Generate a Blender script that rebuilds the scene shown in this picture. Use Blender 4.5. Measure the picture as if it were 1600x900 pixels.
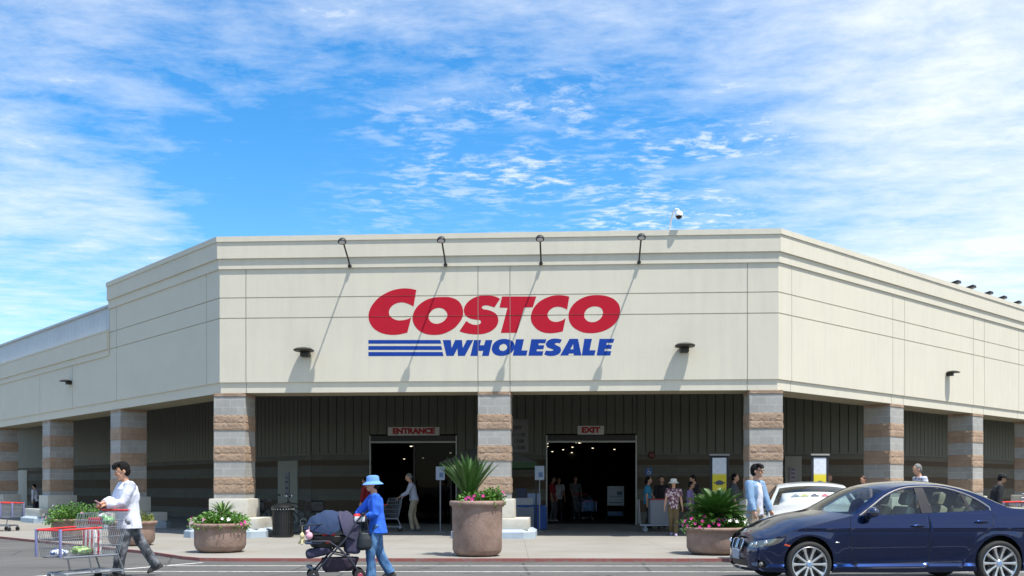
import bpy, bmesh, math, random
import numpy as np
from mathutils import Vector, Matrix, noise
from mathutils.geometry import delaunay_2d_cdt
R = math.radians
random.seed(7)
scene = bpy.context.scene
for o in list(bpy.data.objects): bpy.data.objects.remove(o)
col = scene.collection

# ---------------------------------------------------------------- camera
F = 1540.0
CAMH, HZ = 1.35, 760.0
cam_d = bpy.data.cameras.new("camera"); cam = bpy.data.objects.new("camera", cam_d); col.objects.link(cam)
cam.location = (0, 0, CAMH); cam.rotation_euler = (R(90), 0, 0)
cam_d.sensor_width = 36; cam_d.lens = 36*F/1600; cam_d.shift_y = (HZ-450)/1600
cam_d.clip_start = .1; cam_d.clip_end = 6000
scene.camera = cam
scene.render.resolution_x = 1024; scene.render.resolution_y = 576

# ---------------------------------------------------------------- world, sun, exposure
SUN = Vector((.30, -.29, 1)).normalized()
SUN_E = math.asin(SUN.z); SUN_A = math.atan2(SUN.x, SUN.y)
world = bpy.data.worlds.new("World"); scene.world = world; world.use_nodes = True
scene.view_settings.view_transform = 'Standard'; scene.view_settings.look = 'None'
scene.view_settings.gamma = 1; scene.view_settings.use_curve_mapping = False
scene.view_settings.exposure = 0.42

class NT:
    """tiny node-graph helper"""
    def __init__(s, tree): s.t = tree; s.n = tree.nodes; s.l = tree.links
    def node(s, typ, **kw):
        nd = s.n.new(typ)
        for k, v in kw.items():
            if k.startswith('i_'): continue
            setattr(nd, k, v)
        return nd
    def put(s, sock, v):
        if v is None: return
        if isinstance(v, bpy.types.NodeSocket): s.l.new(v, sock)
        else: sock.default_value = v
    def math(s, op, a, b=None, c=None, clamp=False):
        nd = s.node('ShaderNodeMath', operation=op, use_clamp=clamp)
        s.put(nd.inputs[0], a); s.put(nd.inputs[1], b); s.put(nd.inputs[2], c); return nd.outputs[0]
    def mix(s, f, a, b, blend='MIX'):
        nd = s.node('ShaderNodeMix', data_type='RGBA', blend_type=blend)
        s.put(nd.inputs[0], f); s.put(nd.inputs[6], a); s.put(nd.inputs[7], b); return nd.outputs[2]
    def noise(s, vec, scale, detail=4, rough=.55, dist=0):
        nd = s.node('ShaderNodeTexNoise'); s.put(nd.inputs['Vector'], vec)
        nd.inputs['Scale'].default_value = scale; nd.inputs['Detail'].default_value = detail
        nd.inputs['Roughness'].default_value = rough; nd.inputs['Distortion'].default_value = dist
        return nd.outputs[0]
    def remap(s, v, a, b, c=0., d=1., smooth=False):
        nd = s.node('ShaderNodeMapRange'); nd.clamp = True
        if smooth: nd.interpolation_type = 'SMOOTHSTEP'
        s.put(nd.inputs[0], v)
        for i, x in enumerate((a, b, c, d)): s.put(nd.inputs[i+1], x)
        return nd.outputs[0]
    def comb(s, x, y, z):
        nd = s.node('ShaderNodeCombineXYZ'); s.put(nd.inputs[0], x); s.put(nd.inputs[1], y); s.put(nd.inputs[2], z); return nd.outputs[0]
    def sep(s, v):
        nd = s.node('ShaderNodeSeparateXYZ'); s.l.new(v, nd.inputs[0]); return nd.outputs

def c4(c): return (c[0], c[1], c[2], 1.0)

def build_world():
    t = NT(world.node_tree)
    bg = t.n['Background']
    sky = t.node('ShaderNodeTexSky'); sky.sky_type = 'NISHITA'; sky.sun_disc = False
    sky.sun_elevation = SUN_E; sky.sun_rotation = SUN_A
    sky.air_density = 1.0; sky.dust_density = 0.3; sky.ozone_density = 2.2
    hs = t.node('ShaderNodeHueSaturation'); hs.inputs['Saturation'].default_value = 1.40; hs.inputs['Hue'].default_value = .498
    hs.inputs['Value'].default_value = 2.35
    t.l.new(sky.outputs[0], hs.inputs['Color'])
    tc = t.node('ShaderNodeTexCoord')
    x, y, z = t.sep(tc.outputs['Generated'])
    zc = t.math('MAXIMUM', z, .04)
    px = t.math('DIVIDE', x, zc); py = t.math('DIVIDE', y, zc)
    plane = t.comb(px, py, 0.)
    # thin cirrus veils in streaks, altocumulus ripples below
    warp = t.noise(plane, 1.1, 4)
    wx = t.math('ADD', px, t.math('MULTIPLY', warp, .25)); wy = t.math('ADD', py, t.math('MULTIPLY', t.noise(plane, 1.6, 3), .22))
    big = t.noise(t.comb(t.math('MULTIPLY', wx, .8), t.math('MULTIPLY', wy, .95), .7), .75, 4, .55, .2)
    fine = t.noise(t.comb(t.math('MULTIPLY', wx, 1.1), t.math('MULTIPLY', wy, 1.5), 3.1), 3.2, 8, .68, .12)
    rip = t.noise(t.comb(t.math('MULTIPLY', wx, 2.0), t.math('MULTIPLY', wy, 2.7), 9.), 5.6, 7, .64, .1)
    ang = t.math('ARCTAN2', x, y)
    az = ang; el = t.math('ARCSINE', z)
    right = t.remap(az, .12, .42, 0., .24, True)
    left = t.math('MULTIPLY', t.remap(az, -.24, -.42, 0., .065, True), t.remap(el, .10, .17, .4, 1., True))
    high = t.remap(el, .30, .44, 0., .02, True)
    gx = t.math('MULTIPLY', t.math('ADD', az, .17), 5.2); gy = t.math('MULTIPLY', t.math('ADD', el, -.28), 8.5)
    g2 = t.math('ADD', t.math('MULTIPLY', gx, gx), t.math('MULTIPLY', gy, gy))
    hole = t.math('MULTIPLY', t.math('POWER', 2.718, t.math('MULTIPLY', g2, -1.)), -.20)
    cover = t.math('ADD', t.math('ADD', right, left), t.math('ADD', high, hole))
    base = t.math('ADD', t.math('ADD', t.math('MULTIPLY', big, .62), t.math('MULTIPLY', fine, .62)), cover)
    veil = t.remap(base, .56, 1.00, 0., .90, False)
    # denser puffs riding on the veil
    puff = t.math('MULTIPLY', t.remap(fine, .47, .68, 0., .60, True), t.remap(base, .64, .80, 0., 1., True))
    band = t.math('MULTIPLY', t.remap(el, .10, .15, 0., 1., True), t.remap(el, .46, .30, .25, 1., True))
    midaz = t.math('MULTIPLY', t.remap(az, -.24, -.02, .0, 1., True), t.remap(az, .42, .22, 0.3, 1., True))
    patch = t.remap(t.noise(plane, 1.5, 3, .5), .36, .58, .15, 1., True)
    ripm = t.math('MULTIPLY', t.math('MULTIPLY', t.math('MULTIPLY', t.remap(rip, .44, .68, 0., .74, True), band), midaz), patch)
    m = t.math('MAXIMUM', t.math('MAXIMUM', veil, puff), ripm)
    hz = t.remap(el, .0, .22, .24, 0., True)
    m = t.math('MAXIMUM', m, hz)
    cloud = t.mix(m, hs.outputs[0], (10.6, 11.2, 11.8, 1.))
    t.l.new(cloud, bg.inputs['Color']); bg.inputs['Strength'].default_value = .074
build_world()
sd = bpy.data.lights.new("sun", 'SUN'); sd.energy = 5.0; sd.angle = R(.53); sd.color = (1, .955, .88)
so = bpy.data.objects.new("sun", sd); so.rotation_euler = (-SUN).to_track_quat('-Z', 'Y').to_euler(); so.location = (0, 0, 30); col.objects.link(so)

# ---------------------------------------------------------------- materials
MATS = {}
def mat(name, color, rough=.7, metal=0., var=.0, vscale=3., bump=0., bscale=40., coat=0., spec=.5, fn=None, tint2=None, trans=0.):
    if name in MATS: return MATS[name]
    m = bpy.data.materials.new(name); m.use_nodes = True; MATS[name] = m
    t = NT(m.node_tree); b = t.n['Principled BSDF']
    b.inputs['Roughness'].default_value = rough; b.inputs['Metallic'].default_value = metal
    b.inputs['Specular IOR Level'].default_value = spec
    b.inputs['Coat Weight'].default_value = coat; b.inputs['Coat Roughness'].default_value = .03
    tc = t.node('ShaderNodeTexCoord'); ob = tc.outputs['Object']
    cout = c4(color)
    if var > 0:
        n = t.noise(ob, vscale, 6, .6)
        f = t.remap(n, .3, .7, 0., 1.)
        a = c4([c*(1-var) for c in color]); bb = c4(tint2) if tint2 else c4([min(1, c*(1+var)) for c in color])
        cout = t.mix(f, a, bb)
    if fn: cout = fn(t, b, ob, cout) or cout
    t.put(b.inputs['Base Color'], cout)
    if bump > 0:
        n = t.noise(ob, bscale, 5, .6)
        bp = t.node('ShaderNodeBump'); bp.inputs['Strength'].default_value = min(1, bump); bp.inputs['Distance'].default_value = .02
        t.l.new(n, bp.inputs['Height']); t.l.new(bp.outputs[0], b.inputs['Normal'])
    return m

def emis(name, color, strength):
    m = bpy.data.materials.new(name); m.use_nodes = True; t = NT(m.node_tree); b = t.n['Principled BSDF']
    b.inputs['Base Color'].default_value = c4(color); b.inputs['Emission Color'].default_value = c4(color); b.inputs['Emission Strength'].default_value = strength
    MATS[name] = m; return m

def glass(name, tint, rough=.02, refl=1.5):
    m = bpy.data.materials.new(name); m.use_nodes = True; t = NT(m.node_tree); t.n.remove(t.n['Principled BSDF'])
    out = t.n['Material Output']
    tr = t.node('ShaderNodeBsdfTransparent'); tr.inputs[0].default_value = c4(tint)
    gl = t.node('ShaderNodeBsdfGlossy'); gl.inputs['Roughness'].default_value = rough
    fr = t.node('ShaderNodeFresnel'); fr.inputs[0].default_value = refl
    f = t.math('MULTIPLY', fr.outputs[0], 1.6, clamp=True)
    mx = t.node('ShaderNodeMixShader'); t.l.new(f, mx.inputs[0]); t.l.new(tr.outputs[0], mx.inputs[1]); t.l.new(gl.outputs[0], mx.inputs[2])
    t.l.new(mx.outputs[0], out.inputs[0]); MATS[name] = m; return m

# ---------------------------------------------------------------- mesh builder
class MB:
    def __init__(s): s.v = []; s.f = []; s.mi = []
    def add(s, vs, fs, mi=0):
        n = len(s.v); s.v += [tuple(v) for v in vs]; s.f += [tuple(i+n for i in f) for f in fs]; s.mi += [mi]*len(fs); return s
    def merge(s, o, M=None, mi=None):
        n = len(s.v)
        s.v += [tuple(M @ Vector(v)) for v in o.v] if M is not None else list(o.v)
        s.f += [tuple(i+n for i in f) for f in o.f]; s.mi += o.mi if mi is None else [mi]*len(o.f); return s
    def box(s, x0, x1, y0, y1, z0, z1, mi=0, M=None):
        vs = [Vector((x, y, z)) for x in (x0, x1) for y in (y0, y1) for z in (z0, z1)]
        if M is not None: vs = [M @ v for v in vs]
        return s.add(vs, [(0,1,3,2),(4,6,7,5),(0,4,5,1),(2,3,7,6),(0,2,6,4),(1,5,7,3)], mi)
    def bbox(s, x0, x1, y0, y1, z0, z1, b=.02, mi=0, M=None):
        """box with chamfered edges"""
        bm = bmesh.new(); bmesh.ops.create_cube(bm, size=1)
        for v in bm.verts: v.co = Vector(((x0+x1)/2+v.co.x*(x1-x0), (y0+y1)/2+v.co.y*(y1-y0), (z0+z1)/2+v.co.z*(z1-z0)))
        bmesh.ops.bevel(bm, geom=bm.edges[:], offset=b, segments=2, profile=.6, affect='EDGES')
        vs = [(M @ v.co) if M is not None else v.co.copy() for v in bm.verts]; bm.verts.index_update()
        fs = [[v.index for v in f.verts] for f in bm.faces]; bm.free()
        return s.add(vs, fs, mi)
    def tube(s, pts, rad, seg=10, cap=True, mi=0, asp=1., up=None, round_=False):
        """swept tube with radius per point; asp squashes along the second axis"""
        pts = [Vector(p) for p in pts]; n = len(pts)
        if not isinstance(rad, (list, tuple)): rad = [rad]*n
        rad = list(rad)
        if round_:
            d0 = (pts[0]-pts[1]).normalized(); d1 = (pts[-1]-pts[-2]).normalized(); r0, r1 = rad[0], rad[-1]
            pre = [pts[0]+d0*r0*a for a in (.98, .8, .45)]; post = [pts[-1]+d1*r1*a for a in (.45, .8, .98)]
            pts = pre+pts+post; rad = [r0*.2, r0*.6, r0*.89]+rad+[r1*.89, r1*.6, r1*.2]; n = len(pts)
        vs = []; prev = None
        for i, p in enumerate(pts):
            d = (pts[min(i+1, n-1)]-pts[max(i-1, 0)])
            if d.length < 1e-9: d = Vector((0, 0, 1))
            d.normalize()
            if prev is None:
                u = Vector(up) if up else (Vector((0, 0, 1)) if abs(d.z) < .9 else Vector((0, 1, 0)))
            else: u = prev
            a = (u - d*u.dot(d))
            if a.length < 1e-6: a = d.orthogonal()
            a.normalize(); prev = a; b = d.cross(a)
            for k in range(seg):
                th = 2*math.pi*k/seg
                vs.append(p + a*math.cos(th)*rad[i] + b*math.sin(th)*rad[i]*asp)
        fs = [(i*seg+k, i*seg+(k+1) % seg, (i+1)*seg+(k+1) % seg, (i+1)*seg+k) for i in range(n-1) for k in range(seg)]
        if cap: fs += [tuple(range(seg))[::-1], tuple((n-1)*seg+k for k in range(seg))]
        return s.add(vs, fs, mi)
    def loop(s, pts, r, seg=6, mi=0):
        pts = [Vector(p) for p in pts]; n = len(pts); vs = []
        nrm = sum(((pts[i]-pts[0]).cross(pts[(i+1) % n]-pts[0]) for i in range(n)), Vector()).normalized()
        for i, p in enumerate(pts):
            d = (pts[(i+1) % n]-pts[i-1]).normalized(); b = d.cross(nrm).normalized()
            for k in range(seg):
                th = 2*math.pi*k/seg; vs.append(p+nrm*math.cos(th)*r+b*math.sin(th)*r)
        fs = [(i*seg+k, i*seg+(k+1) % seg, ((i+1) % n)*seg+(k+1) % seg, ((i+1) % n)*seg+k) for i in range(n) for k in range(seg)]
        return s.add(vs, fs, mi)
    def rings(s, rs, seg=20, mi=0, cap=True, power=2.):
        """rs: (centre, ax, ay, [dir]) rings; ax along local x-ish, ay along y"""
        vs = []
        for r in rs:
            c = Vector(r[0]); d = Vector(r[3]).normalized() if len(r) > 3 else Vector((0, 0, 1))
            yv = Vector((0, 1, 0)); xv = yv.cross(d).normalized(); yv = d.cross(xv)
            for k in range(seg):
                th = 2*math.pi*k/seg; ct, st = math.cos(th), math.sin(th)
                cx = math.copysign(abs(ct)**(2/power), ct); sy = math.copysign(abs(st)**(2/power), st)
                vs.append(c+xv*r[1]*cx+yv*r[2]*sy)
        n = len(rs)
        fs = [(i*seg+k, i*seg+(k+1) % seg, (i+1)*seg+(k+1) % seg, (i+1)*seg+k) for i in range(n-1) for k in range(seg)]
        if cap: fs += [tuple(range(seg))[::-1], tuple((n-1)*seg+k for k in range(seg))]
        return s.add(vs, fs, mi)
    def ell(s, c, rx, ry, rz, seg=14, nr=9, mi=0, M=None):
        vs = []; c = Vector(c)
        for i in range(1, nr):
            ph = math.pi*i/nr-math.pi/2
            for k in range(seg):
                th = 2*math.pi*k/seg
                vs.append(Vector((rx*math.cos(ph)*math.cos(th), ry*math.cos(ph)*math.sin(th), rz*math.sin(ph))))
        vs += [Vector((0, 0, -rz)), Vector((0, 0, rz))]; m = nr-1
        fs = [(i*seg+k, i*seg+(k+1) % seg, (i+1)*seg+(k+1) % seg, (i+1)*seg+k) for i in range(m-1) for k in range(seg)]
        b, t = m*seg, m*seg+1
        fs += [(b, (k+1) % seg, k) for k in range(seg)] + [(t, (m-1)*seg+k, (m-1)*seg+(k+1) % seg) for k in range(seg)]
        if M is not None: vs = [M @ v for v in vs]
        return s.add([v+c for v in vs], fs, mi)
    def lathe(s, prof, seg=32, mi=0, c=(0, 0, 0), axis='z', cap=False):
        vs = []
        for r, h in prof:
            for k in range(seg):
                th = 2*math.pi*k/seg; a, b = r*math.cos(th), r*math.sin(th)
                vs.append((c[0]+a, c[1]+b, c[2]+h) if axis == 'z' else (c[0]+a, c[1]+h, c[2]+b))
        n = len(prof)
        fs = [(i*seg+k, i*seg+(k+1) % seg, (i+1)*seg+(k+1) % seg, (i+1)*seg+k) for i in range(n-1) for k in range(seg)]
        if cap: fs += [tuple(range(seg))[::-1], tuple((n-1)*seg+k for k in range(seg))]
        return s.add(vs, fs, mi)
    def prism(s, poly, z0, z1, mi=0, M=None):
        n = len(poly); vs = [Vector((p[0], p[1], z0)) for p in poly]+[Vector((p[0], p[1], z1)) for p in poly]
        if M is not None: vs = [M @ v for v in vs]
        fs = [tuple(range(n))[::-1], tuple(range(n, 2*n))]+[(i, (i+1) % n, n+(i+1) % n, n+i) for i in range(n)]
        return s.add(vs, fs, mi)
    def quad(s, a, b, c, d, mi=0): return s.add([a, b, c, d], [(0, 1, 2, 3)], mi)
    def mesh(s, name, mats, smooth=35, fix=True):
        me = bpy.data.meshes.new(name); me.from_pydata(s.v, [], s.f)
        for m in (mats if isinstance(mats, (list, tuple)) else [mats]): me.materials.append(m)
        me.polygons.foreach_set('material_index', s.mi)
        if fix:
            bm = bmesh.new(); bm.from_mesh(me); bmesh.ops.recalc_face_normals(bm, faces=bm.faces[:]); bm.to_mesh(me); bm.free()
        if smooth:
            me.polygons.foreach_set('use_smooth', [True]*len(me.polygons)); me.set_sharp_from_angle(angle=R(smooth))
        me.update(); return me
    def build(s, name, mats, parent=None, smooth=35, loc=None, fix=True):
        o = bpy.data.objects.new(name, s.mesh(name, mats, smooth, fix)); col.objects.link(o)
        if parent: o.parent = parent
        if loc: o.location = loc
        return o

def tag(o, label=None, cat=None, group=None, kind=None):
    if label: o['label'] = label
    if cat: o['category'] = cat
    if group: o['group'] = group
    if kind: o['kind'] = kind
    return o
def thing(name, label, cat, loc=(0, 0, 0), rz=0., group=None):
    o = bpy.data.objects.new(name, None); col.objects.link(o); o.location = loc; o.rotation_euler = (0, 0, rz)
    o.empty_display_size = .2
    return tag(o, label, cat, group)
def copy_tree(o, parent=None):
    c = o.copy(); col.objects.link(c)
    if parent is not None: c.parent = parent
    for ch in [q for q in KIDS.get(o.name, [])] if False else list(o.children): copy_tree(ch, c)
    return c
KIDS = {}
def heading(hx, hy): return math.atan2(hy, hx)

def baked(mb, voxel, smooth=4, disp=None):
    """union overlapping closed pieces into one continuous skin"""
    me = mb.mesh('tmp', [], smooth=0)
    o = bpy.data.objects.new('tmp', me); col.objects.link(o)
    r = o.modifiers.new('r', 'REMESH'); r.mode = 'VOXEL'; r.voxel_size = voxel; r.use_smooth_shade = True
    if smooth:
        sm = o.modifiers.new('s', 'SMOOTH'); sm.factor = .5; sm.iterations = smooth
    bpy.context.view_layer.update()
    dg = bpy.context.evaluated_depsgraph_get()
    m2 = bpy.data.meshes.new_from_object(o.evaluated_get(dg))
    bpy.data.objects.remove(o); bpy.data.meshes.remove(me)
    if disp:
        nrm = [v.normal.copy() for v in m2.vertices]
        for v, n in zip(m2.vertices, nrm): v.co += n*disp(v.co)
    m2.polygons.foreach_set('use_smooth', [True]*len(m2.polygons)); m2.update()
    return m2
def mobj(name, me, m, parent):
    me.name = name; me.materials.clear(); me.materials.append(m)
    o = bpy.data.objects.new(name, me); col.objects.link(o); o.parent = parent; return o

def text_mesh(txt, size, bold=.0, ext=.004, align='CENTER'):
    cu = bpy.data.curves.new('t', 'FONT'); cu.body = txt; cu.size = size; cu.offset = bold; cu.extrude = ext; cu.align_x = align; cu.align_y = 'CENTER'
    o = bpy.data.objects.new('t', cu); col.objects.link(o); bpy.context.view_layer.update()
    me = bpy.data.meshes.new_from_object(o.evaluated_get(bpy.context.evaluated_depsgraph_get()))
    bpy.data.objects.remove(o); bpy.data.curves.remove(cu)
    return me
def text_obj(txt, size, m, parent, loc, rot=(R(90), 0, 0), bold=0., sx=1., name='lettering', ext=.003):
    me = text_mesh(txt, size, bold, ext); me.name = name; me.materials.append(m)
    o = bpy.data.objects.new(name, me); col.objects.link(o); o.parent = parent; o.location = loc; o.rotation_euler = rot; o.scale = (sx, 1, 1); return o

def pxw(px, py, Y): return Vector(((px-800)/F*Y, Y, CAMH+(HZ-py)/F*Y))

# ---------------------------------------------------------------- shared materials
def stain(t, b, ob, c):
    x, y, z = t.sep(ob)
    n = t.noise(t.comb(t.math('MULTIPLY', t.math('ADD', x, y), 2.2), 0., t.math('MULTIPLY', z, .25)), 1.6, 5, .6)
    f = t.remap(n, .45, .8, 0., .22)
    n2 = t.noise(ob, .35, 4)
    c = t.mix(t.remap(n2, .35, .7, 0., .12), c, (.50, .495, .44, 1))
    return t.mix(f, c, (.40, .39, .34, 1))
M_STUCCO = mat('stucco', (.64, .60, .49), .85, var=.02, vscale=1.2, bump=.25, bscale=60, fn=stain)
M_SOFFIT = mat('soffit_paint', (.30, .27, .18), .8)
M_JOINT = mat('joint_sealant', (.24, .23, .20), .8)
def brick_fn(c1, c2, mortar, w, h, msize=.012):
    def fn(t, b, ob, c):
        x, y, z = t.sep(ob)
        br = t.node('ShaderNodeTexBrick'); br.offset = .5
        t.l.new(t.comb(t.math('ADD', x, y), t.math('ADD', z, -.0), 0.), br.inputs['Vector'])
        br.inputs['Color1'].default_value = c4(c1); br.inputs['Color2'].default_value = c4(c2); br.inputs['Mortar'].default_value = c4(mortar)
        br.inputs['Scale'].default_value = 1; br.inputs['Brick Width'].default_value = w; br.inputs['Row Height'].default_value = h
        br.inputs['Mortar Size'].default_value = msize; br.inputs['Bias'].default_value = 0.; br.inputs['Mortar Smooth'].default_value = .1
        oi = t.node('ShaderNodeObjectInfo'); rv = t.node('ShaderNodeVectorMath', operation='ADD'); t.l.new(ob, rv.inputs[0]); t.l.new(t.comb(t.math('MULTIPLY', oi.outputs['Random'], 37.), 0., 0.), rv.inputs[1]); ob2 = rv.outputs[0]
        n = t.noise(ob2, 9., 6, .65); k = t.mix(t.remap(n, .3, .75, .0, .5), br.outputs[0], c4([q*.66 for q in c1]))
        n2 = t.noise(ob2, 1.6, 4, .6); k = t.mix(t.remap(n2, .45, .75, .0, .45), k, c4([q*.6 for q in c1]))
        n3 = t.noise(ob2, 4.5, 3, .6); return t.mix(t.remap(n3, .55, .8, .0, .35), k, (.52, .50, .46, 1))
    return fn
M_GREYBLOCK = mat('grey_block', (.35, .34, .32), .9, bump=.2, bscale=70, fn=brick_fn((.40, .395, .37), (.32, .315, .30), (.50, .49, .46), .406, .204, .008))
M_SPLIT = mat('split_face_block', (.42, .29, .2), .95, bump=1., bscale=16, fn=brick_fn((.42, .295, .205), (.34, .235, .165), (.29, .225, .17), .406, .204, .006))
M_BASE = mat('base_concrete', (.50, .48, .42), .85, var=.10, vscale=4, bump=.2)
M_BLUEKERB = mat('blue_kerb_paint', (.36, .43, .49), .7, var=.10, vscale=5, bump=.1)
M_SIDING = mat('metal_siding', (.118, .122, .095), .6, var=.06, vscale=.6)
M_SIDINGDK = mat('siding_seam', (.08, .082, .063), .7)
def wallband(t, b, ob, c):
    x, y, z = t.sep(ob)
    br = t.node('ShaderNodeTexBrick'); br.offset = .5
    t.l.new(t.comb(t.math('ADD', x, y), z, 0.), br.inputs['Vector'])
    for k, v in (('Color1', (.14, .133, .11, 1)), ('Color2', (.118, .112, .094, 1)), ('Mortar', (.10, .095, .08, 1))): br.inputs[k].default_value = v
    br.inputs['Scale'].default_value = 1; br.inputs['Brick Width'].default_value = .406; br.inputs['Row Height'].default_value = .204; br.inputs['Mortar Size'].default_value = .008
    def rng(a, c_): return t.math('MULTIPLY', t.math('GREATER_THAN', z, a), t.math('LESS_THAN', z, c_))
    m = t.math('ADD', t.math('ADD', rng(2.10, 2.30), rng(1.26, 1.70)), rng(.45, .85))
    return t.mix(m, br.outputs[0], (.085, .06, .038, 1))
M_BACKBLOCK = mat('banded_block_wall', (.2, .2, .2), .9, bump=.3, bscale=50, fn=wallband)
M_SCREEN = mat('roof_screen_metal', (.44, .48, .52), .5, metal=.0, var=.06, vscale=1.)
def conc(t, b, ob, c):
    x, y, z = t.sep(ob)
    def line(v, per, w=.008):
        fr = t.math('FRACT', t.math('DIVIDE', v, per)); return t.math('LESS_THAN', fr, w/per*2)
    m = t.math('MAXIMUM', line(t.math('ADD', x, 100.35), 3.05), line(t.math('ADD', y, 100.4), 3.05))
    n = t.noise(ob, .6, 6, .6); c = t.mix(t.remap(n, .35, .7), c, (.285, .27, .24, 1))
    sp = t.noise(ob, 6., 4, .7); c = t.mix(t.remap(sp, .62, .75, 0., .35), c, (.2, .19, .17, 1))
    sp2 = t.noise(ob, 28., 2, .7); c = t.mix(t.remap(sp2, .68, .74, 0., .4), c, (.13, .12, .11, 1))
    return t.mix(t.math('MULTIPLY', m, .55), c, (.12, .11, .10, 1))
M_WALK = mat('sidewalk_concrete', (.235, .22, .19), .85, bump=.15, bscale=50, fn=conc)
def asph(t, b, ob, c):
    n = t.noise(ob, .45, 6, .6); c = t.mix(t.remap(n, .35, .7), (.078, .076, .072, 1), (.112, .108, .101, 1))
    n2 = t.noise(ob, 95., 2, .5); c = t.mix(t.remap(n2, .50, .72, 0., .6), c, (.19, .185, .17, 1))
    x, y, z = t.sep(ob)
    st = t.noise(t.comb(t.math('MULTIPLY', x, .12), y, 0.), 1.9, 5); c = t.mix(t.remap(st, .52, .66, 0., .45), c, (.052, .05, .048, 1))
    oil = t.noise(ob, 1.7, 3, .6); c = t.mix(t.remap(oil, .66, .74, 0., .6), c, (.03, .029, .028, 1))
    vo = t.node('ShaderNodeTexVoronoi', feature='DISTANCE_TO_EDGE'); vo.inputs['Scale'].default_value = .42
    wv = t.node('ShaderNodeVectorMath', operation='ADD'); t.l.new(ob, wv.inputs[0]); nn = t.node('ShaderNodeTexNoise'); nn.inputs['Scale'].default_value = 1.6; nn.inputs['Detail'].default_value = 6; t.l.new(nn.outputs['Color'], wv.inputs[1]); t.l.new(wv.outputs[0], vo.inputs['Vector'])
    return t.mix(t.remap(vo.outputs['Distance'], .0, .012, .75, 0.), c, (.02, .02, .02, 1))
M_ASPHALT = mat('asphalt', (.1, .1, .1), .9, bump=.5, bscale=120, fn=asph)
def worn(base):
    def fn(t, b, ob, c):
        n = t.noise(ob, 7., 6, .7); return t.mix(t.remap(n, .48, .72, 0., .85), c, base)
    return fn
M_WHITELINE = mat('white_line_paint', (.58, .57, .54), .8, fn=worn((.16, .155, .145, 1)))
M_REDKERB = mat('red_kerb_paint', (.27, .085, .075), .8, fn=worn((.22, .19, .17, 1)))
M_JOINTL = mat('pale_sealant', (.46, .44, .37), .8)
M_BLACK = mat('black_plastic', (.012, .012, .013), .45)
M_DARK = mat('dark_metal', (.035, .032, .028), .5, metal=.3)
M_CHROME = mat('chrome', (.75, .76, .78), .12, metal=1.)
M_GALV = mat('galvanised_wire', (.30, .32, .35), .35, metal=.7)
M_REDPL = mat('red_plastic', (.62, .03, .025), .4)
M_WHITE = mat('white_paint', (.78, .78, .77), .5)
M_PAPER = mat('paper', (.68, .70, .74), .8)
M_RUBBER = mat('rubber', (.018, .018, .018), .8)
M_SIGNRED = mat('sign_red', (.40, .02, .03), .6)
M_SIGNWHITE = mat('sign_white', (.62, .60, .58), .6)
M_SKIN = mat('skin', (.50, .27, .17), .55, var=.08, vscale=12)
M_SKINTAN = mat('skin_tan', (.42, .22, .14), .55, var=.08, vscale=12)
M_HAIR = mat('hair_black', (.007, .006, .006), .8, spec=.2, bump=.6, bscale=90)
M_HAIRGREY = mat('hair_grey', (.16, .155, .15), .6, bump=.5, bscale=90)
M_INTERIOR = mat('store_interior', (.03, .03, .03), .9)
# ================================================================ SETTING GEOMETRY
A = Vector((-7.80, 26.40)); B = Vector((6.885, 25.55))
dF = (B-A).normalized(); nF = Vector((dF.y, -dF.x))          # along front, outward (towards camera)
dL = Vector((-.6717, .7408)).normalized(); nL = Vector((-dL.y, dL.x))
if nL.y > 0: nL = -nL
dR = Vector((.737, .6756)).normalized(); nR = Vector((dR.y, -dR.x))
LF = (B-A).length
def v3(p, z=0.): return Vector((p.x, p.y, z))
def frame(p, d, n, z=0.):
    """local x along wall, y inward, z up"""
    M = Matrix(((d.x, -n.x, 0, p.x), (d.y, -n.y, 0, p.y), (0, 0, 1, z), (0, 0, 0, 1))); return M
def front_uz(px, py, off=0.):
    """point of the front wall seen at a pixel -> (distance along wall, height)"""
    a = A+nF*off; k = (px-800)/F
    u = (a.x-k*a.y)/(k*dF.y-dF.x); Y = a.y+dF.y*u
    return u, CAMH+(HZ-py)/F*Y

# ---- ground
g = MB(); g.quad((-1500, -1500, -.06), (1500, -1500, -.06), (1500, 1500, -.06), (-1500, 1500, -.06))
tag(g.build('ground', M_ASPHALT, smooth=0), kind='structure')
kerb = [Vector((-60, 76.5)), Vector((-13.8, 26.55)), Vector((-7.5, 20.4)), Vector((-6.35, 19.0)), Vector((-5.9, 18.62)), Vector((-5.2, 18.5)), Vector((4.45, 18.42)), Vector((4.72, 18.6)), Vector((4.85, 22.6)), Vector((7.4, 22.7)), Vector((60, 71))]
def offset_path(path, o):
    out = []
    for i, p in enumerate(path):
        a = (path[i]-path[i-1]).normalized() if i > 0 else None; b = (path[i+1]-path[i]).normalized() if i < len(path)-1 else None
        na = Vector((-a.y, a.x)) if a else None; nb = Vector((-b.y, b.x)) if b else None
        if na is None: m = nb
        elif nb is None: m = na
        else: m = (na+nb)/(1+na.dot(nb))
        out.append(p+m*o)
    return out
kin = offset_path(kerb, .05)
sw = MB()
poly = [v3(p, 0) for p in kin]+[Vector((60, 120, 0)), Vector((-60, 120, 0))]
sw.add(poly, [tuple(range(len(poly)))])
tag(sw.build('sidewalk', M_WALK, smooth=0), kind='structure')
kb = MB()
for i in range(len(kerb)-1):
    a, b, c, d = kerb[i], kerb[i+1], kin[i+1], kin[i]
    kb.quad(v3(a, -.08), v3(b, -.08), v3(b, .001), v3(a, .001)); kb.quad(v3(a, .001), v3(b, .001), v3(c, .001), v3(d, .001))
tag(kb.build('kerb', M_REDKERB, smooth=0), kind='structure')
hl = MB()
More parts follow.
